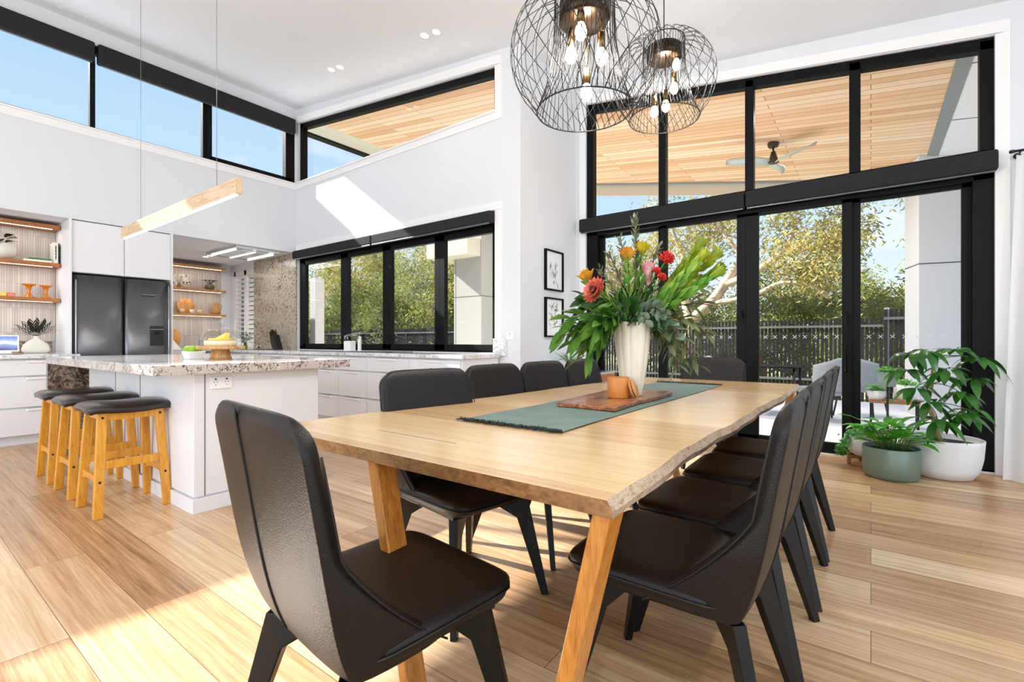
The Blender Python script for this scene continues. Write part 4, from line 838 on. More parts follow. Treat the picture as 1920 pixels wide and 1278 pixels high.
def put(x, y, rz, lab): copy_thing(ch, (x, y, 0), math.radians(rz), lab)
ords = ['nearest the camera', 'second from the camera', 'third from the camera', 'fourth from the camera, nearest the doors']
for i, (x, y, rz) in enumerate(((-.425, 1.40, 91), (-.428, 1.92, 90), (-.430, 2.47, 91), (-.432, 3.00, 90))): put(x, y, rz, 'black leather dining chair on the potted plant side, '+ords[i])
ords[3] = 'fourth from the camera, by the console'
for i, (x, y, rz) in enumerate(((-1.405, 1.53, -101), (-1.45, 2.14, -90), (-1.445, 2.645, -91), (-1.44, 3.17, -89))): put(x, y, rz, 'black leather dining chair on the kitchen side, '+ords[i])
put(-1.02, 3.80, 180, 'black leather dining chair at the far end of the table against the doors')
# ---- runner, board, cup, coasters, vase
rn = empty('table_runner', (-1.04, 2.43, .7555), 0, 'grey green cloth table runner with dark fringed ends', 'table runner')
nx, ny = 10, 60; vs = []; fs = []
for i in range(ny+1):
    for j in range(nx+1):
        y = -1.05+2.10*i/ny; x = -.222+.444*j/nx; z = .0022+.0022*(math.sin(y*9+x*14)+1)*.5*(1 if abs(y+.7) < .35 else .3); vs.append((x+.006*math.sin(y*3), y, z))
for i in range(ny):
    for j in range(nx): a = i*(nx+1)+j; fs.append((a, a+1, a+nx+2, a+nx+1))
m = MB(); m._add(vs, fs, True); m.build('cloth', plain('runner_cloth', '#66776f', .9, noise=.12, nscale=9, bump=.4, bscale=500), rn)
rr = random.Random(8)
for sy in (-1, 1):
    m = MB()
    for i in range(210):
        x = -.222+.444*i/209; a = rr.uniform(-.6, .6); L = rr.uniform(.014, .032); y0 = sy*1.05; m.tube([(x, y0, .004), (x+a*L*.5, y0+sy*L*.5, .006+rr.uniform(0, .009)), (x+a*L, y0+sy*L, .002+rr.uniform(0, .007))], .0016, 4)
    m.build('fringe', plain('fringe_dark', '#28332e', .95), rn)
bd = empty('serving_board', (-1.03, 2.29, .7605), 0, 'reddish brown live edge serving board lying on the table runner', 'board')
pts = []; 
for i in range(21): y = -.40+.80*i/20; pts.append((.155+.008*math.sin(y*9)-.02*y, y))
for i in range(21): y = .40-.80*i/20; pts.append((-.125+.006*math.sin(y*12)-.12*(y+.4)*.9, y))
MB().prism([(x, y, 0) for x, y in pts], (0, 0, .019)).build('board', wood('redgum', ['#3d1c10', '#7a4124', '#a8673a', '#c9925c'], (9, 1.6, 9), rough=.3, coat=.3), bd, bevel=.004)
for x, y in ((.10, -.34), (.10, .34), (-.12, -.34)): MB().cyl((x, y, -.001), (x, y, .0005), .01, 10).build('foot', M['joint'], bd)
cup = empty('candle_cup', (-1.005, 2.235, .7805), 0, 'squat burnt orange ceramic cup standing on the serving board', 'cup')
MB().lathe([(.0, 0), (.052, 0), (.0545, .004), (.0545, .098), (.052, .101), (.049, .098), (.049, .02), (.0, .018)], n=44).build('body', plain('orange_ceramic', '#c9803a', .45, noise=.05), cup)
for k in range(2):
    e_ = empty('coaster', (-.925+.013*k, 2.255+.006*k, .7815), 0, ('tan leather coaster leaning against the orange cup', 'outer tan leather coaster leaning on the first one')[k], 'coaster', 'coasters leaning on the cup'); e_.rotation_euler = (0, math.radians(-20), math.radians(12))
    m = MB(); m.lathe([(.0, 0), (.001, 0)], n=4, cap=False) if 0 else None; m.M = Matrix.Translation((0, 0, .047)) @ Matrix.Rotation(PI/2, 4, 'Y'); m.lathe([(.0, -.003), (.045, -.003), (.046, 0), (.045, .003), (.0, .003)], n=36); m.build('disc', plain('tan_leather%d' % k, '#c98d4e', .5), e_)
VX, VY, VZ = -.990, 2.372, .7805
vz = empty('flower_vase', (VX, VY, VZ), 0, 'tall cream fluted ceramic vase on the serving board holding native flowers', 'vase')
n = 120; prof = [(.0, 0), (.046, 0), (.049, .004), (.062, .08), (.074, .16), (.084, .25), (.090, .33), (.095, .365), (.093, .372), (.087, .366), (.080, .32), (.060, .1), (.0, .05)]
vs = []
for r, z in prof:
    for i in range(n): a = 2*PI*i/n; f = 1+.055*abs(math.cos(a*6))**.7*(min(1, r/.05)) - .03; vs.append((r*f*math.cos(a), r*f*math.sin(a), z+(.006*abs(math.cos(a*6)) if z > .36 else 0)))
MB()._add(vs, [(j*n+i, j*n+(i+1) % n, (j+1)*n+(i+1) % n, (j+1)*n+i) for j in range(len(prof)-1) for i in range(n)], True).build('body', plain('fluted_cream', '#e4ddca', .55, noise=.03), vz)
# ---- flowers: built around the vase mouth. local frame: r = towards the doors' right side of the room, f = away from the seat end
rt = Vector((math.cos(math.radians(36.66)), math.sin(math.radians(36.66)), 0)); fw = Vector((-rt.y, rt.x, 0)); VM = Vector((VX, VY, VZ+.36))
def at(a, b, c=0): return VM+rt*a+Vector((0, 0, b))+fw*c     # metres right / up / back from the vase mouth
fr_ = random.Random(21)
LM = {'protea': leafmat('protea_leaf', '#3a6a22', '#6f9a3c', .4, transl=.3, scale=9), 'deep': leafmat('deep_leaf', '#1e3d18', '#355e28', .35, transl=.15, scale=9), 'euc': leafmat('eucalyptus_leaf', '#5f7561', '#8b9f8b', .6, transl=.2, scale=12), 'yel': leafmat('leucadendron_leaf', '#6f8a1c', '#b3bd2c', .4, transl=.35, scale=14), 'gum': leafmat('gum_leaf', '#42502c', '#6c7642', .5, transl=.2, scale=12), 'olive': leafmat('olive_leaf', '#49573c', '#8a9670', .6, transl=.2, scale=14), 'lime': leafmat('lime_leaf', '#5c9a30', '#9cc454', .4, transl=.35, scale=12)}
stem_m = plain('stem_brown', '#5f3a26', .7); stem_g = plain('stem_green', '#5d7a35', .6)
def bez(p0, p1, p2, n=9): return [p0*(1-t)**2+p1*2*t*(1-t)+p2*t*t for t in [i/n for i in range(n+1)]]
def stem(name, tip, bend, label, cat, grp, leaves, bloom=None, r=.003, sm=None, start=None):
    base = VM+Vector((fr_.uniform(-.03, .03), fr_.uniform(-.03, .03), -.22)); s0 = start or (VM+rt*fr_.uniform(-.055, .055)+fw*fr_.uniform(-.03, .04)+Vector((0, 0, -.01)))
    e_ = empty(name, tuple(VM), 0, label, cat, grp); P = bez(s0, bend, tip, 12); pts = [base]+P
    MB().tube([tuple(p-VM) for p in pts], r, 6).build('stalk', sm or stem_g, e_)
    lm, L, w, cnt, t0, t1, spread, droop = leaves
    m = MB()
    for i in range(cnt):
        t = t0+(t1-t0)*i/max(1, cnt-1); k = min(11, int(t*12)); p = P[k]+(P[k+1]-P[k])*(t*12-k); d = (P[k+1]-P[k]).normalized()
        a = i*2.4+fr_.uniform(-.4, .4); o1 = d.orthogonal().normalized(); o2 = d.cross(o1); side = o1*math.cos(a)+o2*math.sin(a)
        dd = d*(1-spread)+side*spread; s_ = fr_.uniform(.8, 1.15)*(1-.25*t); m.leaf(tuple(p-VM), tuple(dd), L*s_, w*s_, up=tuple(side+Vector((0, 0, .3))), droop=droop, fold=.25, seg=5)
    m.build('leaves', LM[lm], e_)
    if bloom: bloom(e_, P[-1]-VM, (P[-1]-P[-3]).normalized())
    return e_
def petals(e_, p, d, rings, mat, name='bloom', core=None):
    m = MB(); d = Vector(d).normalized(); o1 = d.orthogonal().normalized(); o2 = d.cross(o1)
    for (cnt, r0, L, w, op, back) in rings:
        for i in range(cnt):
            a = 2*PI*i/cnt+back*7; s = o1*math.cos(a)+o2*math.sin(a); m.leaf(tuple(Vector(p)+d*back+s*r0), tuple(d*(1-op)+s*op), L, w, up=tuple(s), droop=-.0, fold=-.5, seg=5, tipw=.55)
    m.build(name, mat, e_)
    if core: mm = MB(); mm.ball(tuple(Vector(p)+d*core[0]), core[1], 12, (1, 1, 1)); mm.build('centre', core[2], e_)
coral = leafmat('coral_petal', '#c4483c', '#ee8a72', .5, transl=.3, scale=25); pink = leafmat('pink_petal', '#c97f8c', '#ecc0bd', .5, transl=.3, scale=25); amberp = leafmat('amber_petal', '#b9691c', '#e3b03a', .45, transl=.35, scale=22); yelp = leafmat('yellow_petal', '#b0a31a', '#e6cf3c', .45, transl=.35, scale=22); redm = leafmat('red_needle', '#c01a10', '#e63a22', .5, transl=.2, scale=40); darkc = plain('dark_centre', '#1d1014', .8)
def b_protea(mat, core): return lambda e_, p, d: petals(e_, p-d*.03, d, [(14, .012, .085, .015, .42, 0), (12, .010, .085, .014, .28, .008), (10, .006, .075, .012, .15, .012)], mat, 'bloom', core)
# big protea and its long green leaves, left side
stem('protea_flower', at(-.205, .165, -.12), at(-.10, .10, -.10), 'coral protea flower with dark centre on the left of the arrangement', 'flower', 'flowers in the cream vase', ('protea', .12, .017, 12, .3, .92, .55, .2), lambda e_, p, d: petals(e_, p-Vector(d)*.01, (Vector(d)-rt*.5-fw*.7).normalized(), [(15, .015, .075, .015, .55, -.01), (13, .013, .07, .014, .40, .0), (11, .008, .055, .011, .20, .008)], coral, 'bloom', (.035, .019, darkc)), .004)
stem('protea_flower', at(.075, .30, -.03), at(.02, .16, -.04), 'pale pink closed protea standing in the middle of the arrangement', 'flower', 'flowers in the cream vase', ('protea', .10, .013, 12, .3, .85, .4, .1), lambda e_, p, d: petals(e_, p-Vector((0, 0, .10)), Vector((0, 0, 1)), [(12, .010, .125, .017, .18, 0), (10, .008, .115, .015, .10, .01)], pink), .004)
for k, (a, b, c, lb) in enumerate(((-.34, .03, -.08, 'long green leafy branch reaching far left from the vase at rim height'), (-.31, -.08, -.10, 'green leafy branch drooping left below the vase rim'), (-.25, -.15, -.10, 'green leafy branch hanging down beside the left of the vase'), (-.17, .02, -.14, 'short leafy sprig over the front left of the vase rim'), (-.24, .13, .02, 'dark green leafy branch behind the coral protea'), (-.36, -.03, -.03, 'leafy branch at the far left just under the longest one'), (-.22, -.02, -.16, 'leafy branch at the front left below the coral protea'))):
    stem('leafy_branch', at(a, b, c), at(a*.45, .07+max(0, b)*.5, c*.6), lb, 'foliage', 'greenery in the cream vase', ('protea' if k != 4 else 'deep', .155, .027, 17, .30, 1.0, .42, .28), None, .004)
for k, (a, b, c, lb) in enumerate(((.12, .05, -.12, 'dark broad leaves low at the front of the arrangement'), (-.08, .10, -.10, 'dark broad leaves at the front left of the arrangement'), (.18, .12, .02, 'dark broad leaves behind the silver eucalyptus'), (.0, .16, .05, 'dark leaves at the back of the arrangement'))):
    stem('broad_leaf_foliage', at(a, b, c), at(a*.4, b*.6+.02, c*.5), lb, 'foliage', 'greenery in the cream vase', ('deep', .13, .032, 15, .15, 1.0, .6, .2), None, .004)
# yellow green leucadendrons, right side
for k, (a, b, c, lb) in enumerate(((.33, .40, -.02, 'yellow green leucadendron spear rising highest to the right'), (.39, .34, -.06, 'yellow green leucadendron spear in the middle of the right hand bunch'), (.43, .28, .0, 'yellow leucadendron with open tip pointing farthest right'), (.36, .22, .06, 'green leucadendron low in the right hand bunch'), (.27, .27, -.08, 'green leucadendron nearest the red pincushion'), (.31, .33, -.10, 'leafy green leucadendron in front of the highest spear'), (.38, .25, -.10, 'leafy green leucadendron in front of the farthest right tip'))):
    stem('leucadendron', at(a, b, c), at(a*.40, b*.35, c*.5), lb, 'flower', 'leucadendrons in the cream vase', ('yel' if k < 3 else 'lime', .095, .018, 38, .35, .97, .28, .02),
         (lambda e_, p, d: petals(e_, p-Vector(d)*.045, d, [(9, .008, .10, .019, .22, 0), (8, .006, .09, .016, .10, .012)], LM['yel'], 'bract')), .004)
for a, b, c, mt, lb in ((-.035, .335, -.05, amberp, 'amber leucadendron flower at the upper left'), (.055, .375, .02, yelp, 'bright yellow leucadendron flower near the tall spike'), (-.235, .225, -.02, amberp, 'small amber leucadendron just above the coral protea')):
    stem('leucadendron_flower', at(a, b, c), at(a*.5, b*.5, c*.5), lb, 'flower', 'flowers in the cream vase', ('lime', .09, .012, 16, .35, .93, .35, .05), (lambda mt_: lambda e_, p, d: petals(e_, p-Vector(d)*.01, (Vector(d)*.5+Vector((0, 0, .6))).normalized(), [(8, .010, .075, .018, .42, 0), (6, .007, .07, .017, .2, .006)], mt_))(mt), .0035, stem_m)
def b_pin(R): 
    def f(e_, p, d):
        m = MB(); 
        for i in range(150):
            v = Vector((fr_.gauss(0, 1), fr_.gauss(0, 1), fr_.gauss(0, 1))).normalized(); 
            if v.dot(Vector(d)) < -.5: continue
            m.tube([tuple(p+v*R*.3), tuple(p+v*R*.8), tuple(p+v*R+Vector((0, 0, R*.15)))], .0018, 4)
        m.ball(tuple(p), R*.55, 12); m.build('bloom', redm, e_)
    return f
for a, b, c, R, lb in ((.165, .335, -.04, .040, 'large red pincushion flower right of the pink protea'), (.105, .27, -.07, .020, 'small red pincushion bud beside the pink protea'), (.125, .235, -.09, .024, 'small red pincushion bud just below the others')):
    stem('pincushion_flower', at(a, b, c), at(a*.4, b*.5, c*.5), lb, 'flower', 'pincushions in the cream vase', ('deep', .07, .010, 12, .3, .9, .4, .1), b_pin(R), .003)
stem('tall_spike', at(.015, .56, .02), at(.05, .30, .02), 'tallest grey green leafy spike reaching above the other flowers', 'foliage', 'greenery in the cream vase', ('olive', .055, .009, 46, .40, 1.0, .42, -.05), None, .004, stem_m)
for a, b, c, lb in ((-.055, .46, .03, 'short olive twig left of the tall spike'), (-.12, .38, .0, 'olive twig with dark leaves at the upper left'), (.155, .42, .05, 'olive twig above the red pincushion'), (-.16, .30, .04, 'olive twig leaning over the coral protea')):
    stem('olive_twig', at(a, b, c), at(a*.4, b*.5, c*.5), lb, 'foliage', 'greenery in the cream vase', ('olive', .055, .011, 24, .45, 1.0, .5, .0), None, .003, stem_m)
# silver eucalyptus: round leaves front right, long drooping ones to the right
for k, (a, b, c, mt, L, w, cnt, lb) in enumerate(((.10, .06, -.16, 'euc', .075, .034, 14, 'silver dollar eucalyptus at the front of the vase rim'), (.19, -.06, -.14, 'euc', .075, .034, 16, 'silver dollar eucalyptus hanging right of the vase'), (.02, .02, -.17, 'euc', .06, .026, 10, 'short silver eucalyptus sprig over the front of the rim'), (.30, -.20, -.08, 'gum', .11, .015, 26, 'long gum branch drooping lowest on the right'), (.26, -.16, .04, 'gum', .11, .018, 24, 'gum branch drooping behind on the right'), (.36, -.04, -.05, 'gum', .12, .014, 24, 'gum branch arching out to the right'), (.41, .10, -.02, 'gum', .13, .010, 20, 'thin dark gum branch reaching right toward the doors'), (.22, -.22, -.04, 'olive', .085, .020, 22, 'grey leafy branch drooping beside the vase on the right'))):
    stem('eucalyptus_branch', at(a, b, c), at(a*.6, .10+max(0, b)*.5, c*.6), lb, 'foliage', 'eucalyptus in the cream vase', (mt, L, w, cnt, .22, 1.0, .6, .35 if mt != 'euc' else .1), None, .003, stem_m)
# ---- wire pendants
def make_pendant(R, rb, label, loc, nb, seed):
    e_ = empty('wire_pendant', loc, 0, label, 'pendant light', 'black wire globe pendants over the table'); r_ = random.Random(seed)
    H = R*.94; rt_ = R*.40; zb = -R*.78; ztp = R*.80
    W_ = 46
    for sgn in (-1, 1):
        m = MB()
        for i in range(W_//2 if 1 else W_):
            a0 = 2*PI*(i+.5*(sgn > 0))/(W_//2); P = []
            for k in range(21):   # outer arc from the top ring round to the bottom ring
                t = k/20; th_ = math.radians(28)+math.radians(110)*t
                rr_ = R*math.sin(th_)**.9; z = R*.92*math.cos(th_); a = a0+sgn*.95*t
                if k == 0: rr_, z = rt_, ztp
                P.append((rr_*math.cos(a), rr_*math.sin(a), z))
            P[-1] = (rb*math.cos(a0+sgn*.95), rb*math.sin(a0+sgn*.95), zb); m.tube(P, .0019, 5)
        m.build('outer_wires', M['wire'], e_)
    m = MB()
    for i in range(44):
        a = 2*PI*i/44; tw = .35; m.tube([(rb*math.cos(a), rb*math.sin(a), zb), ((rb*.8)*math.cos(a+tw*.4), (rb*.8)*math.sin(a+tw*.4), zb+R*.35), (rt_*1.04*math.cos(a+tw*.8), rt_*1.04*math.sin(a+tw*.8), R*.15), (rt_*math.cos(a+tw), rt_*math.sin(a+tw), ztp)], .0017, 5)
    m.build('inner_wires', M['wire'], e_)
    for nm, rr_, z in (('bottom_ring', rb, zb), ('top_ring', rt_, ztp)):
        m = MB(); m.tube([(rr_*math.cos(2*PI*i/48), rr_*math.sin(2*PI*i/48), z) for i in range(48)], .0032, 6, closed=True); m.build(nm, M['wire'], e_)
    MB().lathe([(.0, R*.42), (.105, R*.42), (.115, R*.44), (.115, R*.66), (.10, R*.68), (.0, R*.68)], n=32).build('canopy', plain('canopy_%d' % seed, '#3a2d22', .25, metal=.9), e_)
    MB().cyl((0, 0, R*.68), (0, 0, zc(loc[0])-loc[2]), .004, 8).build('cable', M['wire'], e_)
    m = MB()
    for i in range(3): a = 2*PI*i/3; m.cyl((.11*math.cos(a), .11*math.sin(a), R*.6), (rt_*math.cos(a), rt_*math.sin(a), ztp), .003, 6)
    m.build('spider_bracket', M['wire'], e_)
    for (x, y, z) in nb:
        b_ = MB().cyl((x, y, R*.43), (x, y, z+.10), .0045, 8).cyl((x, y, z+.035), (x, y, z+.105), .017, 16).build('lamp_holder', M['brass'], e_)
        MB().lathe([(.0, -.040), (.014, -.036), (.024, -.022), (.027, -.005), (.022, .016), (.014, .034), (.011, .045)], (x, y, z), n=20).build('bulb', M['bulb'], b_)
    l = bpy.data.lights.new('bulbs', 'POINT'); l.energy = 38; l.color = (1, .94, .86); l.shadow_soft_size = .05; o = bpy.data.objects.new('bulb_lamp', l); sc.collection.objects.link(o); o.parent = e_; o.location = (0, 0, -.02)
    return e_
make_pendant(.335, .215, 'large black wire globe pendant nearer the camera, hanging lower with four lit bulbs', (-1.045, 1.955, 2.365), [(-.07, .0, .02), (.02, -.07, .06), (.075, .02, -.03), (-.005, .03, -.16)], 1)
make_pendant(.335, .230, 'black wire globe pendant farther along the table, hanging higher behind the first', (-1.13, 3.25, 2.83), [(-.06, -.02, -.20), (.075, .03, .10), (.05, .06, -.04), (.03, -.05, -.20)], 2)
# ================================================================== POTTED PLANTS, CURTAIN, CONSOLE
gr = random.Random(11)
gl1 = leafmat('glossy_leaf', '#1d4d14', '#3f7d2a', .28, transl=.25, scale=5, coat=.3); gl2 = leafmat('bright_leaf', '#2f8a1c', '#6cc03a', .3, transl=.35, scale=8, coat=.2); gl3 = leafmat('succulent_leaf', '#4f9a3a', '#8fce74', .45, transl=.25, scale=10)
um = empty('umbrella_plant', (.45, 5.08, 0), 0, 'tall umbrella plant with drooping glossy leaves in a large white pot', 'potted plant')
MB().lathe([(.0, 0), (.165, 0), (.185, .006), (.222, .07), (.240, .16), (.248, .27), (.250, .30), (.244, .303), (.238, .295), (.235, .255), (.0, .255)], n=48).build('pot', plain('white_pot', '#dfdfde', .6, bump=.05, bscale=30), um)
MB().lathe([(.0, .257), (.16, .262), (.234, .258)], n=30, cap=False).build('soil', M['soil'], um)
tr = [Vector((-.015, -.02, .25)), Vector((-.045, -.03, .42)), Vector((-.085, -.02, .56)), Vector((-.06, -.03, .72)), Vector((-.06, -.03, .90))]
MB().tube([tuple(p) for p in tr], [.024, .019, .014, .010, .007], 10).build('trunk', plain('pale_bark', '#a98b68', .8, noise=.2, nscale=30), um)
heads = []
for (a, b, z) in ((-.30, -.05, .83), (-.22, -.16, .70), (-.12, -.20, .60), (.02, -.18, .84), (.13, -.14, .66), (.22, -.10, .76), (.28, -.05, .93), (.10, .0, .99), (-.12, -.04, .98), (-.24, -.02, .95), (.12, -.22, .50), (-.02, -.06, .78), (.20, -.04, .52), (-.05, -.2, .46)): heads.append(rt*a+Vector((0, b*.9, z)))
m = MB(); mb = MB()
for h in heads:
    b0 = min(tr[2:], key=lambda q_: (q_-h).length+.6*max(0, q_.z-h.z)); mb.tube([tuple(p) for p in bez(b0, (b0+h)/2+Vector((0, 0, .05)), h, 5)], .0035, 5)
    nl = gr.randint(8, 10); ph = gr.uniform(0, 6)
    for i in range(nl):
        a = ph+2*PI*i/nl+gr.uniform(-.15, .15); d = Vector((math.cos(a), math.sin(a), gr.uniform(-.25, .45))); L = gr.uniform(.12, .18)
        if h.y+d.y*L > .20: L *= .55
        p0 = h+d*.018; m.leaf(tuple(p0), tuple(d), L, .030, droop=gr.uniform(.5, 1.0), fold=.22, seg=6, tipw=.55)
m.build('leaves', gl1, um); mb.build('branches', stem_g, um)
pl = empty('peace_lily', (.125, 4.775, 0), 0, 'low bright green leafy plant in a sage green cylinder pot', 'potted plant')
MB().lathe([(.0, 0), (.15, 0), (.165, .008), (.178, .03), (.182, .10), (.182, .236), (.179, .240), (.175, .236), (.174, .205), (.0, .205)], n=48).build('pot', plain('sage_pot', '#6f7f70', .38, metal=.25), pl)
MB().lathe([(.0, .207), (.174, .206)], n=30, cap=False).build('soil', M['soil'], pl); m = MB(); ms = MB()
for i in range(54):
    a = gr.uniform(0, 6.28); r = gr.uniform(.02, .13); ln = gr.uniform(.25, 1.0); z1 = gr.uniform(.27, .42); rr_ = r+ln*gr.uniform(.05, .13); c0 = Vector((r*.7*math.cos(a), r*.7*math.sin(a), .205)); c1 = Vector((rr_*math.cos(a), rr_*math.sin(a), z1)); ms.tube([tuple(c0), tuple((c0+c1)/2+Vector((0, 0, .03))), tuple(c1)], .003, 5)
    m.leaf(tuple(c1), (math.cos(a+gr.uniform(-.6, .6))*.8, math.sin(a+gr.uniform(-.6, .6))*.8, gr.uniform(.1, .9)), gr.uniform(.12, .17), gr.uniform(.038, .05), droop=gr.uniform(.1, .5), fold=.3, seg=6, tipw=.4)
for dx, L in ((-.33, .12), (-.27, .10)): p1 = rt*dx*.9+Vector((0, 0, .47 if dx < -.3 else .40)); ms.tube([(0, 0, .22), tuple(p1*.6+Vector((0, 0, .14))), tuple(p1)], .003, 5); m.leaf(tuple(p1), tuple(-rt*.9+Vector((0, 0, .25))), L, .026, droop=.1, seg=6, tipw=.45)
m.build('leaves', gl2, pl); ms.build('stems', stem_g, pl)
ps = empty('plant_stand', (-.03, 5.12, 0), 0, 'low timber cross stand under the small white bowl pot', 'plant stand'); sw = wood('stand_wood', ['#8a5a2c', '#b98348'], rough=.5)
m = MB(); m.M = Matrix.Rotation(math.radians(20), 4, 'Z'); m.box(-.13, .13, -.012, .012, .05, .08); m.build('cross_bar', sw, ps); m = MB(); m.M = Matrix.Rotation(math.radians(110), 4, 'Z'); m.box(-.13, .13, -.012, .012, .05, .0795); m.build('cross_bar', sw, ps)
for k in range(4): a = math.radians(20+90*k); m = MB(); m.M = Matrix.Rotation(a, 4, 'Z'); m.box(.118, .142, -.014, .014, 0, .105); m.build('leg', sw, ps, bevel=.002)
sc_ = empty('trailing_succulent', (-.03, 5.12, .081), 0, 'small white bowl pot with light green succulent spilling over its left side', 'potted plant')
MB().lathe([(.0, 0), (.08, .0), (.115, .02), (.150, .07), (.160, .12), (.158, .165), (.152, .168), (.150, .14), (.0, .14)], n=40).build('pot', plain('white_bowl', '#e4e4e3', .6), sc_); m = MB()
for i in range(620):
    u_ = gr.random()
    if u_ < .62: a = gr.uniform(0, 6.28); r = gr.uniform(0, .15); c = Vector((r*math.cos(a), r*math.sin(a)*.9, .17+.07*(1-(r/.15)**2)*gr.random()+.01))
    else: t_ = gr.random(); c = -rt*(.13+.085*math.sin(min(1.5, t_*1.9)))+Vector((gr.gauss(0, .022), gr.gauss(0, .022)-.02, .20-.20*t_))
    for j in range(3): a = gr.uniform(0, 6.28); m.leaf(tuple(c), (math.cos(a), math.sin(a), gr.uniform(.0, .9)), .020, .0085, droop=.1, fold=.4, seg=2)
m.build('foliage', gl3, sc_)
# ---- curtain and rod
cu = empty('curtain', (1.2, 5.2, 0), 0, 'sheer white floor-length curtain at the right edge beside the sliding doors', 'curtain'); n = 120; vs = []; fs = []
for k in range(13):
    z = .01+2.46*k/12; t_ = k/12
    for i in range(n+1): s_ = i/n; x = .80+.085*t_+(1.9-.80)*s_; vs.append((x, 5.21-.07*(1-t_)-.16*(1-t_)*s_+.034*math.sin(s_*46+.5*math.sin(3*t_)), z))
for k in range(12):
    for i in range(n): a = k*(n+1)+i; fs.append((a, a+1, a+n+2, a+n+1))
nt = NT('sheer_white'); nt.b.inputs['Base Color'].default_value = col_('#f2f2f2'); nt.b.inputs['Roughness'].default_value = .9
tl = nt.n('ShaderNodeBsdfTranslucent'); tl.inputs[0].default_value = col_('#f4f4f4'); mx = nt.n('ShaderNodeMixShader'); mx.inputs[0].default_value = .4; nt.l(nt.b.outputs[0], mx.inputs[1]); nt.l(tl.outputs[0], mx.inputs[2]); nt.l(mx.outputs[0], nt.out.inputs[0])
m = MB(); m._add(vs, fs, True); m.build('sheer', nt.m, cu, world=True)
rd = empty('curtain_rod', (.86, 5.2, 2.495), 0, 'black curtain rod with end knob at the right edge of the door wall', 'curtain rod')
MB().cyl((0, 0, 0), (1.2, 0, 0), .010, 12).build('rod', M['wire'], rd); MB().lathe([(.0, -.012), (.016, -.010), (.018, 0), (.016, .010), (.0, .012)], n=16).build('finial', M['wire'], rd); MB().tube([(.05, 0, 0), (.05, .06, .0), (.05, .147, 0)], .007, 8).cyl((.05, .135, 0), (.05, .147, 0), .022, 14).build('bracket', M['wire'], rd)
# ---- console and spider plant
co_ = empty('console', (-2.66, 4.85, 0), 0, 'low red-brown console with open shelf in the corner behind the dining chairs', 'console'); cw = wood('console_wood', ['#7a3c1c', '#a8602f', '#bd7a44'], rough=.35, coat=.3)
for nm, bx, mt in (('top', (-2.965, -2.38, 4.5, 5.2, .69, .715), plain('console_glass', '#b9bcc0', .1, coat=1)), ('side', (-2.965, -2.94, 4.5, 5.2, .08, .69), cw), ('side', (-2.405, -2.38, 4.5, 5.2, .08, .69), cw), ('shelf', (-2.94, -2.405, 4.51, 5.18, .54, .56), cw), ('back_panel', (-2.94, -2.405, 5.17, 5.19, .08, .69), cw), ('base', (-2.94, -2.405, 4.51, 5.18, .08, .10), cw)): MB().box(*bx).build(nm, mt, co_, world=True, bevel=.002)
for x in (-2.94, -2.42): MB().box(x-.015, x+.015, 4.55, 4.58, 0, .08).box(x-.015, x+.015, 5.1, 5.13, 0, .08).build('foot', cw, co_, world=True)
on = empty('red_ornament', (-2.50, 4.62, .5605), 0, 'small red and white ornament on the console shelf', 'ornament'); MB().ball((0, 0, .035), .035, 14).build('red_ball', plain('ornament_red', '#a31d1d', .4, noise=.3, nscale=40), on); MB().lathe([(.0, .066), (.012, .068), (.0, .08)], n=10).build('white_tip', M['whitecer'], on)
spd = empty('spider_plant', (-2.76, 4.80, .7155), 0, 'thin-leaved spider plant in a small pot on the console', 'potted plant'); MB().lathe([(.0, 0), (.05, 0), (.065, .09), (.058, .09), (.0, .07)], n=20).build('pot', M['whitecer'], spd); m = MB()
for i in range(46):
    a = gr.uniform(0, 6.28); L = gr.uniform(.10, .22); t1 = Vector((math.cos(a)*L*.5, math.sin(a)*L*.5, .09+gr.uniform(.08, .17))); t2 = Vector((math.cos(a)*L, math.sin(a)*L, .09+gr.uniform(.0, .16)))
    P = bez(Vector((0, 0, .08)), t1, t2, 6); m.tube([tuple(p) for p in P], [.005, .005, .0045, .004, .003, .002, .001], 4, flat=.35)
m.build('leaves', leafmat('spider_leaf', '#4f8a3a', '#a7c98a', .45, scale=30), spd)
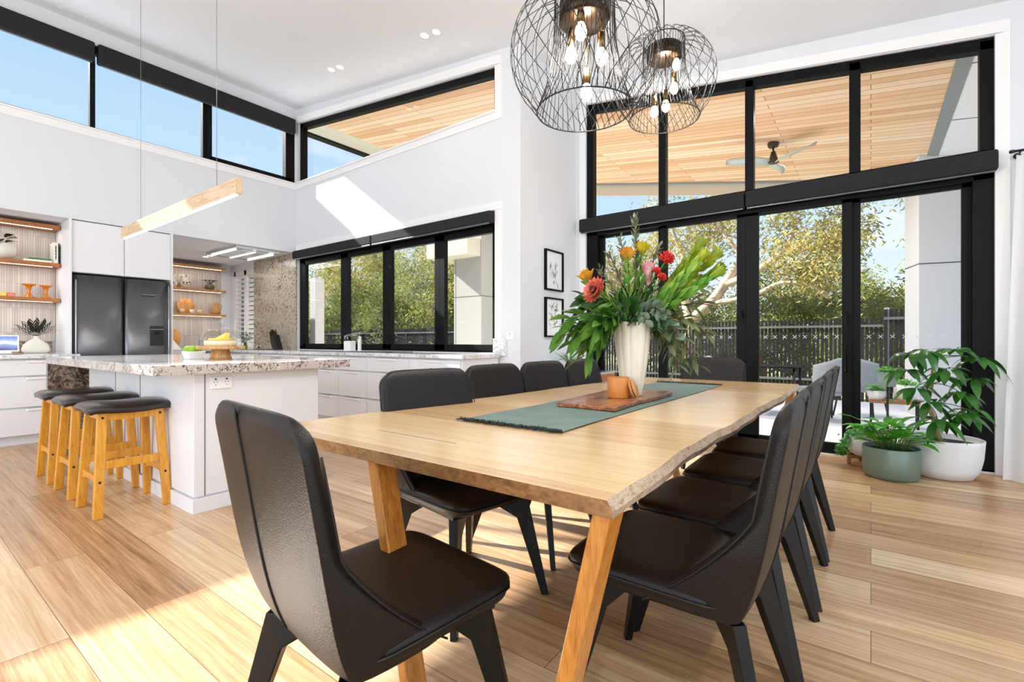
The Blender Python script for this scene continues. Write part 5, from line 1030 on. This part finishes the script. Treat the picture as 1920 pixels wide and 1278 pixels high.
# ================================================================== OUTSIDE THINGS
fn = empty('ceiling_fan', (-1.13, 7.84, 3.92), 0, 'three-bladed ceiling fan on the timber lined outdoor ceiling', 'ceiling fan')
dk = plain('fan_dark', '#4a4038', .3, metal=.6); MB().lathe([(.0, .012), (.075, .012), (.078, -.03), (.06, -.065), (.0, -.07)], n=24).build('canopy', dk, fn); MB().cyl((0, 0, -.06), (0, 0, -.16), .013, 10).build('rod', dk, fn); MB().lathe([(.0, -.12), (.03, -.13), (.06, -.24), (.075, -.29), (.0, -.31)], n=24).build('motor', dk, fn)
for k in range(3):
    a = math.radians(36.66-68+120*k); d = Vector((math.cos(a), math.sin(a), 0)); s_ = Vector((-d.y, d.x, 0)); T = []; 
    for i in range(15):
        t_ = i/14; c = d*(.05+.60*t_)+Vector((0, 0, -.275+.03*math.sin(t_*2))); w_ = .035+.065*math.sin(PI*min(1, t_*1.05)**.8); w_ *= 1 if t_ < .9 else max(.25, (1-t_)*9); T.append((c-s_*w_+Vector((0, 0, -.025)), c+s_*w_+Vector((0, 0, .03))))
    vs = [tuple(p) for ab in T for p in ab]; vs += [(x, y, z-.012) for x, y, z in vs]; N = 30; fs = []
    for i in range(14): q_ = 2*i; fs += [(q_, q_+1, q_+3, q_+2), (N+q_, N+q_+2, N+q_+3, N+q_+1), (q_, q_+2, N+q_+2, N+q_), (q_+1, N+q_+1, N+q_+3, q_+3)]
    fs += [(0, N, N+1, 1), (28, 29, N+29, N+28)]; m = MB(); m._add(vs, fs, True); m.build('blade', plain('fan_blade%d' % k, '#b9c2ba', .5), fn)
og_ = plain('outdoor_fabric', '#9aa0a8', .9, noise=.08, nscale=40)
def outchair(x, y, rz, label):
    e_ = empty('outdoor_chair', (x, y, -.02), math.radians(rz), label, 'chair', 'grey outdoor chairs on the paving'); n = 20
    MB().box(-.25, .25, -.22, .26, .36, .46).build('seat_cushion', og_, e_, bevel=.03, seg=3)
    vs = []; fs = []
    for k in range(9):
        z = .42+.44*k/8
        for i in range(n+1): a = math.radians(200+140*i/n); r = .30-.02*k/8; c = .02*(k == 8); top_ = z-.10*abs(i-n/2)/(n/2)*(k/8); vs.append((r*math.cos(a)*.95, r*math.sin(a)+.03, top_))
    for k in range(8):
        for i in range(n): a = k*(n+1)+i; fs.append((a, a+1, a+n+2, a+n+1))
    m = MB(); m._add(vs, fs, True); m.build('back_shell', og_, e_, solid=.05)
    for sx in (-1, 1):
        for sy in (-1, 1): MB().tube([(sx*.2, sy*.18, .38), (sx*.25, sy*.25, 0)], .013, 8).build('leg', M['wire'], e_)
    return e_
outchair(-.47, 7.75, 40, 'grey rounded outdoor chair seen through the glass behind the dining chairs'); outchair(-.12, 8.55, -20, 'grey outdoor chair just right of the door stile, farther onto the paving'); outchair(-2.05, 7.4, 160, 'pale outdoor chair partly hidden behind the flower vase')
ot = empty('outdoor_table', (-1.3, 8.0, -.02), 0, 'thin dark outdoor table on the paving beyond the flowers', 'table'); MB().box(-.75, .5, -.4, .4, .70, .72).build('top', M['frame'], ot, bevel=.004)
for sx, sy in ((-.7, -.36), (.45, -.36), (-.7, .36), (.45, .36)): MB().cyl((sx, sy, 0), (sx, sy, .70), .016, 8).build('leg', M['wire'], ot)
pst = empty('pot_bench', (.18, 7.75, -.02), 0, 'low dark bench holding white pots outside the glass door', 'bench'); MB().box(-.20, .30, -.15, .15, .30, .33).build('top', sw, pst)
for sx, sy in ((-.18, -.12), (.28, -.12), (-.18, .12), (.28, .12)): MB().box(sx-.012, sx+.012, sy-.012, sy+.012, 0, .30).build('leg', M['wire'], pst)
def outpot(loc, r, h, c, label, lc, hang=False):
    e_ = empty('outdoor_pot', loc, 0, label, 'potted plant', None); MB().lathe([(.0, 0), (r*.75, 0), (r, h*.5), (r, h), (r*.9, h), (r*.88, h*.85), (.0, h*.85)], n=28).build('pot', plain('op'+c[1:], c, .5), e_); m = MB()
    for i in range(150): a = gr.uniform(0, 6.28); q_ = gr.uniform(0, r*1.15); m.leaf((q_*math.cos(a), q_*math.sin(a), h*.9+gr.uniform(0, .07)), (math.cos(a), math.sin(a), gr.uniform(-.1, 1)), .05, .014, droop=.2, seg=3)
    m.build('foliage', lc, e_)
    if hang: MB().cyl((0, 0, -loc[2]-.02), (0, 0, 0), .012, 8).lathe([(.0, -loc[2]-.02), (.12, -loc[2]-.02), (.12, -loc[2]), (.0, -loc[2])], n=20).build('stand', M['wire'], e_)
outpot((.06, 7.72, .311), .10, .12, '#e6e6e4', 'low white pot on the outdoor bench nearest the door stile', gl3); outpot((.36, 7.78, .311), .13, .20, '#eeeeec', 'taller white pot on the outdoor bench nearest the clad pillar', gl3); outpot((.16, 7.28, .52), .10, .17, '#7b8a80', 'sage green pot on a thin stand outside, above the white pots', gl3, True)
# ================================================================== TREES beyond the fence
lfs = [leafmat('gum_foliage_a', '#857f34', '#cbbb72', .55, transl=.35, scale=1.5), leafmat('gum_foliage_b', '#6b722e', '#aeb05c', .55, transl=.35, scale=1.5), leafmat('gum_foliage_c', '#525e2a', '#8f964a', .55, transl=.35, scale=1.5)]
bark = [plain('gum_bark_pale', '#c9b59c', .8, noise=.3, nscale=4), plain('gum_bark_brown', '#8d6f58', .85, noise=.3, nscale=4)]
def tree_parts(seed, H, spread, base, limbs, nsub, leaf_n, L=.15, Wd=.019, low=.30, clump=.42, bk=0, lf=0):
    r = random.Random(seed); t = MB(); ends = []; tr_ = []
    p = Vector((0, 0, -.35)); x = 0; n = 7
    for i in range(n+1): f = i/n; tr_.append(Vector((math.sin(f*2.2+seed)*.25*f*spread*.5, math.cos(f*1.7+seed)*.22*f*spread*.4, -.35+f*(H*.62+.35))))
    t.tube([tuple(q_) for q_ in tr_], [base*(1-.75*i/n) for i in range(n+1)], 9); ends.append((tr_[-1], .8))
    for k in range(limbs):
        f = low+(1-low)*k/limbs; q0 = tr_[min(n, int(f*n))]; a = k*2.4+r.uniform(-.4, .4); ln = spread*r.uniform(.6, 1.0)*(1.1-.45*f); d = Vector((math.cos(a), math.sin(a), r.uniform(.25, .75)))
        q1 = q0+d*ln*.5+Vector((0, 0, r.uniform(-.1, .25))); q2 = q0+d*ln+Vector((0, 0, r.uniform(-.1, .5))); P = bez(q0, q1, q2, 7); b0 = base*(.5-.2*f); t.tube([tuple(q_) for q_ in P], [b0*(1-.8*i/7) for i in range(8)], 7)
        for s_ in range(nsub):
            i = r.randint(2, 7); a2 = r.uniform(0, 6.28); d2 = Vector((math.cos(a2), math.sin(a2), r.uniform(-.1, .9))); l2 = ln*r.uniform(.25, .5); e2 = P[i]+d2*l2; t.tube([tuple(P[i]), tuple(P[i]+d2*l2*.5+Vector((0, 0, .08))), tuple(e2)], [b0*.28, b0*.18, b0*.08], 5); ends.append((e2, 1)); ends.append((P[i]+d2*l2*.55, .8))
        ends.append((q2, 1))
    c = MB(); fs = []; vs = []
    for e_, w_ in ends:
        for j in range(int(leaf_n*w_)):
            o_ = Vector((r.gauss(0, 1), r.gauss(0, 1), r.gauss(0, .8)))*clump*.62; q_ = e_+o_; a = r.uniform(0, 6.28); dd = Vector((math.cos(a)*.6, math.sin(a)*.6, r.uniform(-1.1, .15))).normalized(); l_ = L*r.uniform(.7, 1.3); sd_ = dd.cross(Vector((math.cos(a+1.5), math.sin(a+1.5), .3))).normalized()*Wd*r.uniform(.8, 1.3)
            b_ = len(vs); vs += [tuple(q_), tuple(q_+dd*l_*.45+sd_), tuple(q_+dd*l_), tuple(q_+dd*l_*.45-sd_)]; fs.append((b_, b_+1, b_+2, b_+3))
    c._add(vs, fs); return t, c, bark[bk], lfs[lf]
protos = []
def tree_proto(*a, **k):
    t, c, b_, l_ = tree_parts(*a, **k); e_ = empty('gum_tree', (0, 0, -.2), 0, 't', 'tree', 'gum trees beyond the fence'); t.build('trunk', b_, e_); c.build('crown', l_, e_); protos.append(e_); return e_
def setp(e_, x, y, rz, s_, label): e_.location = (x, y, -.2); e_.rotation_euler = (0, 0, rz); e_.scale = (s_,)*3; e_['label'] = label
A = tree_proto(1, 6.2, 2.6, .20, 11, 6, 62, bk=0, lf=0); B = tree_proto(2, 5.4, 2.3, .15, 11, 6, 70, bk=1, lf=1, low=.2); D = tree_proto(5, 4.0, 1.9, .10, 12, 6, 66, bk=1, lf=2, low=.08, clump=.5)
setp(A, -6.6, 15.6, .4, 1.0, 'tall sparse gum tree seen over the flowers through the leftmost sliding door'); setp(B, -1.7, 16.8, 1.2, 1.0, 'leafy gum tree behind the pale limbs in the third sliding door'); setp(D, 1.3, 15.2, 0, .92, 'low dense tree over the taller fence beside the clad pillar')
def cp(src, x, y, rz, s_, label): copy_thing(src, (x, y, -.2), rz, label, s_)
cp(A, -21.0, 14.6, 2.0, 1.3, 'gum tree filling the leftmost kitchen window pane'); cp(B, -17.6, 14.2, 4.0, 1.35, 'gum tree in the second kitchen window pane'); cp(B, -14.3, 14.4, .3, 1.3, 'gum tree in the third kitchen window pane'); cp(A, -12.0, 15.2, 5.2, 1.15, 'gum tree beside the clad pillar in the rightmost kitchen window pane')
cp(D, -19.2, 13.2, 1.0, 1.2, 'low dense tree behind the fence, left in the kitchen window'); cp(D, -16.0, 13.2, 2.5, 1.0, 'low dense tree behind the fence, middle of the kitchen window'); cp(D, -13.0, 13.3, 3.6, 1.0, 'low dense tree behind the fence, right of middle in the kitchen window'); cp(D, -10.6, 13.6, .6, .95, 'low dense tree behind the fence next to the kitchen window pillar')
cp(B, -23.5, 17.5, 2.2, 1.6, 'far gum tree at the left edge of the kitchen window'); cp(A, -17.5, 18.5, .9, 1.4, 'far gum tree rising behind the kitchen window trees')
cp(D, -4.9, 15.4, 3.0, .95, 'low dense tree just behind the fence at the flower vase'); cp(D, -2.4, 15.0, 1.7, .85, 'low dense tree under the pale limbs'); cp(A, 2.6, 19.5, 3.3, 1.05, 'far gum tree showing at the edge of the clad pillar'); cp(B, -8.9, 17.0, 2.9, 1.0, 'far gum tree behind the left black door frame'); cp(B, .35, 19.0, 5.0, .85, 'far gum tree in the rightmost sliding door'); cp(D, -.4, 14.6, 4.4, .8, 'low dense tree right of the pale limbs')
# the big leaning gum whose pale limbs cross the view
bg = empty('leaning_gum_tree', (-4.05, 14.0, -.3), 0, 'big leaning gum tree with thick pale limbs crossing the middle sliding doors', 'tree'); t = MB(); Y_ = 14.0
def limb(pts, r0, r1):
    P = [Vector((x, y, z)) for x, y, z in pts]; out = []
    for i in range(len(P)-1):
        a = P[max(0, i-1)]; b = P[i]; c = P[i+1]; d = P[min(len(P)-1, i+2)]
        for k in range(5): s_ = k/5; out.append(.5*((2*b)+(c-a)*s_+(2*a-5*b+4*c-d)*s_*s_+(3*b-a-3*c+d)*s_**3))
    out.append(P[-1]); n = len(out)-1; t.tube([tuple(p) for p in out], [r0+(r1-r0)*i/n for i in range(n+1)], 9); return out
lb = []
limb([(-4.15, 14, -.3), (-4.05, 14, 1.5), (-3.6, 14, 2.05), (-3.2, 14, 2.6), (-2.75, 13.9, 3.3), (-2.45, 13.8, 4.1), (-2.1, 13.7, 5.0)], .19, .07)
lb += limb([(-4.05, 14, 1.4), (-4.3, 14.1, 2.3), (-4.2, 14.2, 3.0), (-4.6, 14.3, 4.0), (-4.9, 14.2, 5.0)], .14, .03)[12:]
lb += limb([(-3.2, 14, 2.6), (-2.6, 13.8, 2.75), (-2.2, 13.7, 2.95), (-1.72, 13.6, 3.25), (-1.0, 13.5, 3.33), (-.3, 13.4, 3.75)], .11, .04)[14:]
lb += limb([(-3.55, 14, 2.1), (-2.9, 13.8, 2.15), (-2.27, 13.7, 2.3), (-1.8, 13.6, 2.5), (-1.2, 13.5, 2.42), (-.8, 13.5, 2.1)], .08, .03)[14:]
lb += limb([(-1.72, 13.6, 3.25), (-1.5, 13.5, 3.8), (-1.55, 13.4, 4.3), (-1.2, 13.3, 4.9)], .05, .02)[4:]
lb += limb([(-1.0, 13.5, 3.33), (-.6, 13.4, 3.1), (-.35, 13.3, 3.0)], .04, .015)[3:]
lb += limb([(-2.75, 13.9, 3.3), (-3.2, 13.8, 4.0), (-3.5, 13.8, 4.7)], .06, .02)[3:]
lb += limb([(-4.2, 14.2, 3.0), (-3.8, 14.1, 3.6), (-3.55, 14, 4.2)], .05, .02)[3:]; lb += [Vector((-2.1, 13.7, 5.0)), Vector((-2.4, 13.8, 4.4))]*2
t.build('trunk', bark[0], bg, world=True); r = random.Random(4); vs = []; fs = []
for e_ in lb:
    for q0 in range(3):
        cc_ = e_+Vector((r.gauss(0, .35), r.gauss(0, .35), r.uniform(.0, .55)))
        for j in range(44):
            q_ = cc_+Vector((r.gauss(0, .2), r.gauss(0, .2), r.gauss(0, .16))); a = r.uniform(0, 6.28); dd = Vector((math.cos(a)*.6, math.sin(a)*.6, r.uniform(-1.1, .15))).normalized(); l_ = .14*r.uniform(.7, 1.3); sd_ = dd.cross(Vector((math.cos(a+1.5), math.sin(a+1.5), .3))).normalized()*.018
            b_ = len(vs); vs += [tuple(q_), tuple(q_+dd*l_*.45+sd_), tuple(q_+dd*l_), tuple(q_+dd*l_*.45-sd_)]; fs.append((b_, b_+1, b_+2, b_+3))
c = MB(); c._add(vs, fs); c.build('crown', lfs[0], bg, world=True)
